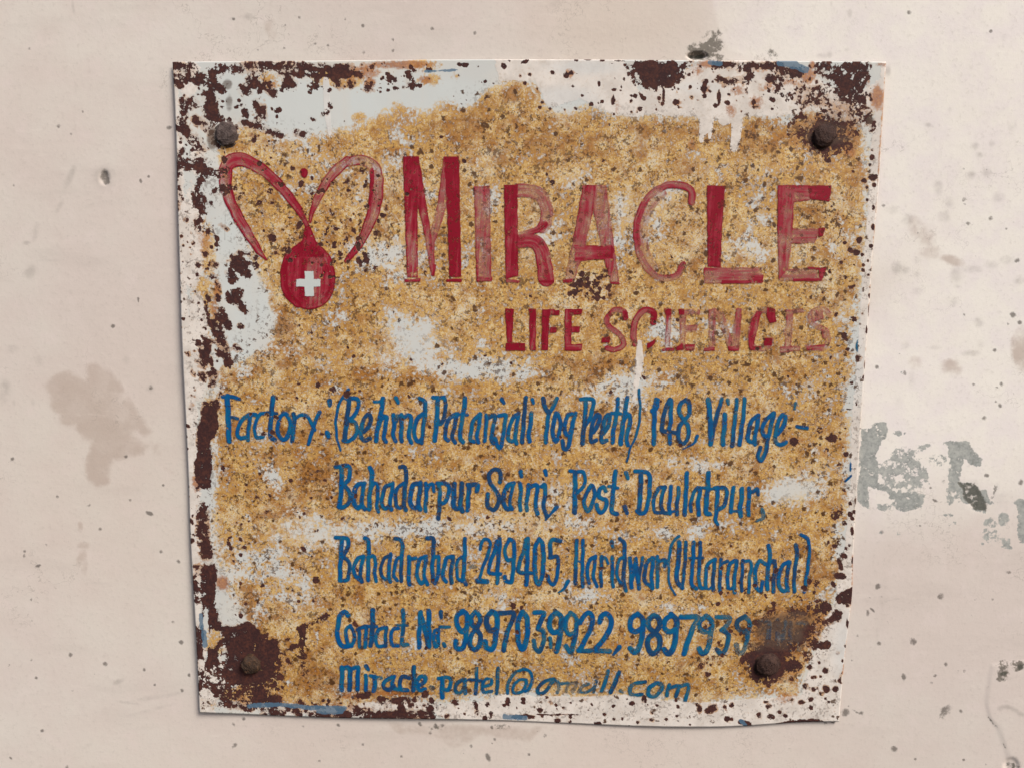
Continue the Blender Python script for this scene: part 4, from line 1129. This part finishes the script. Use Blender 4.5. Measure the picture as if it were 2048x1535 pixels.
LINE_MAIL = """
O
10 130,128 130,250 125,368
10 128,138 207,138 217,250 210,368
9 215,148 302,128 297,250 300,368
8 383,210 390,300 385,378
10-8 393,118 412,150
10 480,228 485,300 475,378
8 c.8 438,220 548,240
9 665,228 592,280 580,340 630,365 692,330
9 692,228 672,300 680,350 735,368
9 855,240 782,228 750,300 770,362 835,375
9 905,122 905,250 900,376
9 960,320 1022,280 1022,230 970,228 940,300 960,365 1022,362
9 c.4 1085,340 1105,345
10 1210,258 1210,350 1210,446
8 1168,243 1282,238 1302,300 1272,372 1225,358
8 c.75 1435,258 1372,300 1350,372 1390,405 1452,350
8 c.75 1462,258 1450,330 1462,406
8 c.8 1580,138 1580,270 1570,408
7 1498,260 1632,270
7 c.7 1640,340 1732,310 1742,258 1680,258 1640,330 1660,395 1742,382
8 c.75 1812,138 1807,270 1800,408
T5
7 c.75 78,385 85,280 150,180 240,140 312,170 327,250 302,340 262,368
7 c.75 270,248 200,250 140,310 140,374 220,372 270,300 272,258
8 c.75 555,240 450,268 390,330 395,382 460,372 520,290 565,250
8 c.55 590,268 605,330 590,374
7 c.5 610,290 702,278 680,364
7 c.5 690,300 785,278 740,374
7 c.5 905,290 842,318 808,374
7 c.55 985,258 960,374
6 c.45 812,368 880,376 955,330
8 c.65 1105,155 1082,260 1040,364
9 c.8 1222,168 1180,270 1135,376
8 c.5 1235,360 1250,372
8 c.75 1492,268 1400,280 1340,320 1332,385 1375,405 1450,394
9 c.8 1602,278 1530,328 1525,402 1590,414 1652,350 1652,300 1602,278
8 c.75 1732,300 1710,406
8 c.75 1730,332 1832,308 1800,415
8 c.75 1830,322 1932,298 1900,456
"""
LINE_SIGNATURE = """
U
4 1716,682 1714,692 1717,702 1722,700
3 1722,678 1719,686
5 1716,742 1718,752
4 1712,776 1711,792
3 1712,776 1719,778
3 1709,822 1709,836
3 1709,822 1714,824
3 1706,858 1705,872
4 1703,924 1702,940
4 1690,962 1700,954 1704,950
4 1709,1018 1707,1016
4 c.8 1706,1050 1704,1068
"""
LINE_NAME = """
W
P c.98-.55 113,100 252,100 247,560 250,1180 152,1180 135,700
P c.98-.35 190,100 255,100 338,600 402,1040 392,1165 362,1140 308,800 238,500
P c.55-.3 478,105 522,105 502,560 402,870 382,1110 355,1130 345,830 418,560
P c1.15-1.05 482,105 616,100 624,600 636,1175 527,1175 508,600
P c.75 128,1195 272,1188 272,1220 130,1222
P c.95 500,1195 640,1188 645,1218 500,1220
P c.7 372,1060 412,1060 396,1165 368,1165
P c.42-.42 748,372 890,362 903,1205 770,1212
P c.65 770,1170 910,1170 910,1215 775,1218
P c.92-.82 1015,355 1136,355 1142,1170 1032,1190
P c.6 1030,1195 1165,1205 1150,1225 1032,1225
28-24 c.42-.36 1135,408 1250,410 1340,450 1392,560 1392,680 1360,735
16-9 c.7-.3 1370,710 1300,760 1150,798
27-32 c.75-.62 1148,858 1280,858 1350,940 1378,1080 1392,1190
P c.8 1320,1205 1460,1205 1462,1230 1330,1228
P c.66-.35 1716,358 1836,358 1802,620 1740,900 1648,1190 1552,1210 1640,800
P c.4-.42 1806,358 1926,358 1985,800 2042,1220 1962,1226 1880,900 1806,560
P c.72 1640,895 1965,895 1990,1010 1650,1040
P c.35 1630,800 1750,810 1740,900 1630,900
P c.8 1540,1200 1640,1190 1640,1225 1545,1228
P c.7 1960,1220 2045,1220 2045,1238 1965,1238
P c.95 1965,880 1995,930 1980,1010 1962,1000
R
15-13 c.65-.42 672,262 662,165 560,122 430,140 310,232 240,370 218,520 250,700 335,835 430,885 540,868 598,775
22-16 c.1-.1 420,200 340,280 290,380 270,520 295,680 370,800
P c1.0-.85 793,128 946,128 918,500 908,795 800,795
P c.42 770,800 1245,800 1250,930 770,930
P c.85 915,905 1165,900 1160,930 915,932
P c.7 1150,860 1260,860 1255,925 1180,920
P c.75-.45 1376,125 1512,125 1497,500 1465,800 1385,905 1372,500
P c.55 1376,125 1640,125 1640,250 1500,262 1378,262
P c1.05 1620,130 1815,125 1800,258 1640,240
P c.45 1470,482 1720,482 1680,600 1468,605
P c.9 1705,475 1765,475 1745,545 1705,550
P c.3 1385,810 1700,810 1700,905 1385,908
P c.85 1620,795 1775,798 1745,890 1715,880 1710,815 1620,812
P c.7 1500,885 1740,885 1735,910 1500,912
"""
LINE_TAG = """
S
P c1.1-.7 82,75 132,75 122,262 95,262
P c1.1 88,265 196,265 196,309 88,309
P c1.0-.75 216,75 257,75 254,306 220,306
P c1.0-.9 288,80 332,80 320,306 284,306
P c.7 300,80 360,80 360,112 320,112
P c1.1 355,84 387,84 385,112 357,112
P c.95 335,178 372,180 366,211 330,209
P c.95-.6 413,78 455,78 450,306 413,306
P c.95 440,78 513,78 508,110 445,110
P c.9 448,176 500,172 496,206 448,210
P c.8 415,272 512,270 506,309 413,309
11 c.7-.4 752,125 738,88 690,84 648,130 662,178 722,222 738,275 690,302 650,292
P c1.05 618,236 666,230 662,266 616,264
P c.9 735,84 765,95 758,130 740,128
13 c.8-.5 905,150 905,98 852,84 812,130 794,200 800,268
P c1.0 868,270 922,236 912,270 872,302
P c1.0 890,90 925,100 918,155 895,150
P c1.05 966,76 1007,76 1005,110 970,112
P c.5-.2 975,110 1005,110 1000,240 970,240
P c.75 955,295 1020,292 1020,310 955,310
P c1.0 1046,78 1075,78 1075,110 1048,110
P c.3 1060,80 1165,80 1160,110 1060,112
P c.3 1048,110 1082,110 1080,220 1052,220
P c.3 1060,165 1150,165 1145,205 1060,208
P c.95 1025,290 1070,264 1075,300 1030,309
P c.5 1080,275 1135,270 1130,308 1080,308
P c.42-.36 1210,80 1252,76 1245,300 1212,300
P c.25 1250,95 1290,90 1350,270 1320,300
P c.62-.34 1362,75 1394,75 1380,300 1345,300
P c.7 1185,292 1245,288 1245,309 1185,309
P c.7 1318,285 1378,280 1380,309 1320,309
12 c.3 1560,110 1530,80 1480,100 1448,180 1445,260 1475,298 1530,290 1555,250
11 c.25 1225,290 1240,90 1300,180 1340,290 1375,85
P c1.0-.7 1475,90 1505,90 1475,220 1450,300 1432,290 1440,160
P c1.05 1532,66 1580,80 1585,150 1550,158 1532,120
P c1.05 1515,240 1562,236 1562,280 1518,282
P c.7 1435,280 1500,285 1500,304 1440,306
P c.38-.22 1640,85 1680,85 1672,210 1640,205
P c.4 1632,82 1740,75 1740,98 1640,104
P c.4 1605,285 1720,280 1715,308 1605,322
P c.35 1620,190 1670,185 1668,215 1625,220
11 c.22 1880,110 1850,80 1790,90 1775,140 1810,175 1865,200 1870,260 1830,300 1760,285
P c.25 1640,85 1680,85 1665,300 1630,300
P c.25 1060,80 1085,80 1082,305 1050,305
P c.22 975,110 1005,110 995,300 965,300
P c.4-.3 1775,85 1840,75 1850,130 1790,150
P c.3 1830,170 1880,200 1870,250 1840,240
P c.55 1750,285 1860,270 1840,306 1755,308
"""
EMBLEM = """
X
V c.72-.8 480,1022,4 420,950,12 370,870,17 280,730,21 200,580,22 143,430,24 130,300,27 150,210,28 215,168,29 290,172,27 380,212,24 480,278,22 580,375,20 680,490,18 760,600,15 815,700,10 840,770,8
V c.75-.5 850,700,6 890,560,13 970,400,18 1070,265,20 1170,180,19
V c.35-.45 1160,190,18 1290,172,21 1390,222,24 1425,330,27
V c.5-.9 1425,320,27 1420,480,27 1385,640,25 1330,780,20 1260,910,15 1200,990,13 1160,1030,8
V c.95 1385,250,6 1380,400,8 1360,560,6
P c1.0 812,740 860,740 900,855 950,925 1000,1000 680,1000 735,915 785,855
Q c.88-.92 828,790 868,850 915,905 985,970 1040,1065 1066,1180 1050,1300 990,1390 900,1440 800,1438 700,1385 632,1300 605,1180 628,1075 690,965 775,885 812,840
V c1.05 770,890,10 660,1000,13 630,1160,15 660,1310,15 750,1400,14
V c.95 900,900,14 1000,1010,15 1040,1160,14 1030,1280,12 960,1380,10
Q c1.15 775,250 805,238 830,262 832,295 812,322 785,310 772,280
"""


def parse(txt):
    prims = []
    tile = None
    for ln in txt.strip().split('\n'):
        t = ln.split()
        if len(t) == 1:
            tile = TILES[t[0]]
            continue
        c0 = c1 = .95
        k = 1
        if t[1].startswith('c'):
            q = t[1][1:].split('-')
            c0 = float(q[0])
            c1 = float(q[-1])
            k = 2
        pts = [tuple(float(v) for v in s.split(',')) for s in t[k:]]
        P = [((p[0] / tile[2]) + tile[0], (p[1] / tile[2]) + tile[1]) + tuple(p[2:]) for p in pts]
        if t[0] == 'P':
            prims.append(('P', np.array(P), c0, c1))
        elif t[0] == 'Q':
            prims.append(('P', smooth_line(P, True), c0, c1))
        elif t[0] == 'V':
            prims.append(('S', smooth_line(P), c0, c1))
        else:
            q = t[0].split('-')
            w0, w1 = float(q[0]), float(q[-1])
            n = len(P)
            P = [(p[0], p[1], w0 + (w1 - w0) * i / max(1, n - 1)) for i, p in enumerate(P)]
            prims.append(('S', smooth_line(P), c0, c1))
    return prims


def lettering(name, txt, mat, lift, parent, grow=0.0, step=1.5, label=None):
    """one run of brush strokes as a thin skin of paint following the sheet"""
    prims = parse(txt)
    allp = np.concatenate([p[1][:, :2] for p in prims])
    x0, y0 = allp.min(0) - 24
    x1, y1 = allp.max(0) + 24
    xs = np.arange(x0, x1, step)
    ys = np.arange(y0, y1, step)
    nx, ny = len(xs), len(ys)
    sdf = np.full((ny, nx), 99.0)
    cov = np.zeros((ny, nx))
    su = np.zeros((ny, nx))
    sv = np.zeros((ny, nx))
    pid = np.zeros((ny, nx))
    rg = random.Random(len(txt))
    for k, (kind, p, c0, c1) in enumerate(prims):
        r = 8 + (p[:, 2].max() / 2 if kind == 'S' else 0)
        i0, i1 = np.searchsorted(xs, [p[:, 0].min() - r, p[:, 0].max() + r])
        j0, j1 = np.searchsorted(ys, [p[:, 1].min() - r, p[:, 1].max() + r])
        X, Y = np.meshgrid(xs[i0:i1], ys[j0:j1])
        # a hand is never quite steady
        wx = .45 * np.sin(Y * .19 + k * 1.7) + .25 * np.sin(X * .31 + k)
        wy = .45 * np.sin(X * .17 + k * 2.3)
        if kind == 'S':
            s, al, ac, Lh = sdf_line(X + wx, Y + wy, p)
            s = s - grow
            c = c0 + (c1 - c0) * np.clip(al / max(Lh, 1e-6), 0, 1)
        else:
            s = sdf_poly(X + wx, Y + wy, p) - grow
            w_, h_ = np.ptp(p[:, 0]), np.ptp(p[:, 1])
            if w_ > 1.4 * h_:
                al, ac = X - p[0, 0], Y - p[0, 1]
            else:
                al, ac = Y - p[0, 1], X - p[0, 0] + .08 * (Y - p[0, 1])
            c = c0 + (c1 - c0) * np.clip((Y - p[:, 1].min()) / max(h_, 1), 0, 1)
        sl = (slice(j0, j1), slice(i0, i1))
        old = sdf[sl]
        m_new = (s < 0) & ((old >= 0) | (c > cov[sl]))
        m_edge = (s >= 0) & (s < old)
        m = m_new | m_edge
        cov[sl][m] = np.broadcast_to(c, s.shape)[m]
        su[sl][m] = al[m]
        sv[sl][m] = ac[m]
        pid[sl][m] = k + rg.random()
        sdf[sl] = np.minimum(old, s)
    keep_v = sdf < 1.6
    cell = keep_v[:-1, :-1] | keep_v[1:, :-1] | keep_v[1:, 1:] | keep_v[:-1, 1:]
    J, I = np.nonzero(cell)
    idx = np.arange(nx * ny).reshape(ny, nx)
    F = np.stack([idx[J, I], idx[J + 1, I], idx[J + 1, I + 1], idx[J, I + 1]], 1)
    used = np.unique(F)
    remap = np.zeros(nx * ny, np.int32)
    remap[used] = np.arange(len(used))
    F = remap[F]
    XX, YY = np.meshgrid(xs, ys)
    X, Y = XX.ravel()[used], YY.ravel()[used]
    V = at(X, Y, -sheet_gap(X, Y) - lift)
    a = SF.eval(X, Y, SN)
    for nm, arr in (('cov', cov), ('sdf', sdf), ('su', su), ('sv', sv), ('pid', pid)):
        a[nm] = arr.ravel()[used]
    o = mesh_obj(name, V - BASE, F, mat, parent, a)
    if label:
        o['label'] = label
    return o


RED = paint_material('worn_red_enamel', 'red')
RED_THIN = paint_material('thin_red_enamel', 'red', .36, .13)
BLUE = paint_material('worn_blue_enamel', 'blue')
WHITE = paint_material('white_enamel', 'white')
emblem = lettering('emblem', EMBLEM, RED_THIN, .00030, root, label='red emblem of a winged drop')
CROSS = """
X
P c1 808,1118 882,1118 882,1188 942,1188 942,1252 886,1252 886,1332 808,1332 808,1252 738,1252 738,1188 808,1188
"""
lettering('cross', CROSS, WHITE, .00045, emblem, label='small white cross')
lettering('lettering', LINE_NAME, RED, .00030, root, label='large brushed red capitals')
lettering('lettering', LINE_TAG, RED, .00030, root, label='small red capitals, half worn away')
lettering('lettering', LINE_FACTORY, BLUE, .00030, root, -.3, label='first line of the blue address')
lettering('lettering', LINE_POST, BLUE, .00030, root, -.3, label='second line of the blue address')
lettering('lettering', LINE_CITY, BLUE, .00030, root, -.55, label='third line of the blue address')
lettering('lettering', LINE_PHONE, BLUE, .00030, root, -.2, label='blue line of phone numbers')
lettering('lettering', LINE_MAIL, BLUE, .00030, root, -.2, label='lowest blue line, fading e-mail address')
lettering('lettering', LINE_SIGNATURE, BLUE, .00030, root, .2, label='tiny blue characters running down the margin')

# ------------------------------------------------------------------ bolts


def bolt_material(name, c0, c1, c2):
    n = NT(name)
    a = n.noise(260, 4, .7, 1.0)
    b = n.noise(900, 3, .7, 2.0)
    col = n.ramp(n.add(n.mul(a, .6), n.mul(b, .5)), [(.34, c0), (.55, c1), (.78, c2)])
    return n.bsdf(col, .75, n.add(a, n.mul(b, .6)), .0012, 1.0, spec=.25)


def bolt(px, py, r, height, sides, seed, mat, label, dome=True):
    """hammered bolt head: rounded, uneven, with a collar where it meets the sheet"""
    rg = random.Random(seed)
    c = at(np.array([px]), np.array([py]), -sheet_gap(np.array([float(px)]), np.array([float(py)])))[0]
    scale = -CAM[1] / FPX * 1.0
    R = r * scale * 1.0
    nseg, rings = 40, 14
    prof = []
    for k in range(rings):
        t = k / (rings - 1)
        if dome:
            ang = t * math.pi / 2
            prof.append((math.cos(ang) ** .75, math.sin(ang) ** .8))
        else:
            if t < .5:
                prof.append((1.0 - .04 * t, t * 1.5))
            else:
                q = (t - .5) * 2
                prof.append((.98 * (1 - q) ** .8, .75 + .25 * math.sin(q * 1.57)))
    prof = [(1.16, -.22), (1.13, 0.02)] + prof
    ph = [rg.uniform(0, 6.28) for _ in range(6)]
    V = []
    for k, (rad, hh) in enumerate(prof):
        for s in range(nseg):
            th = 2 * math.pi * s / nseg
            q = 1.0
            if sides:
                m_ = (th + ph[0]) % (2 * math.pi / sides) - math.pi / sides
                q = (math.cos(math.pi / sides) / math.cos(m_)) * .5 + .5
            q *= 1 + .035 * math.sin(2 * th + ph[1]) + .025 * math.sin(3 * th + ph[2]) + .015 * math.sin(7 * th + ph[3])
            dz = .10 * math.sin(2 * th + ph[4] + k * .4) + .07 * math.sin(5 * th + ph[5] - k) + .05 * math.sin(9 * th + ph[3] + k * 2)
            rr_ = max(rad, 0.004) * q * R
            V.append((c[0] + rr_ * math.cos(th), c[1] - height * (hh + (dz * min(1, rad) if hh > 0 else 0)), c[2] + rr_ * math.sin(th)))
    V = np.array(V)
    F = []
    for k in range(len(prof) - 1):
        for s in range(nseg):
            s2 = (s + 1) % nseg
            F.append((k * nseg + s, k * nseg + s2, (k + 1) * nseg + s2, (k + 1) * nseg + s))
    o = mesh_obj('bolt', V - BASE, np.array(F)[:, ::-1], mat, root, smooth=True)
    o['label'] = label
    return o


DARK = bolt_material('dark_rusty_iron', lin(38, 24, 20), lin(62, 42, 36), lin(92, 66, 54))
GREY = bolt_material('grimy_painted_iron', lin(48, 38, 36), lin(84, 70, 66), lin(120, 106, 100))
OLIVE = bolt_material('dull_brown_iron', lin(44, 30, 24), lin(66, 50, 40), lin(98, 66, 40))
bolt(453, 269, 22, .0034, 0, 1, GREY, 'grey-brown round bolt head')
bolt(1648, 272, 22, .0034, 0, 2, DARK, 'dark rusty bolt head in a flaking ring')
bolt(503, 1326, 20, .0044, 7, 3, OLIVE, 'dull brown faceted bolt head', dome=False)
bolt(1534, 1328, 24, .0046, 0, 4, DARK, 'dark brown domed bolt head ringed by rust')
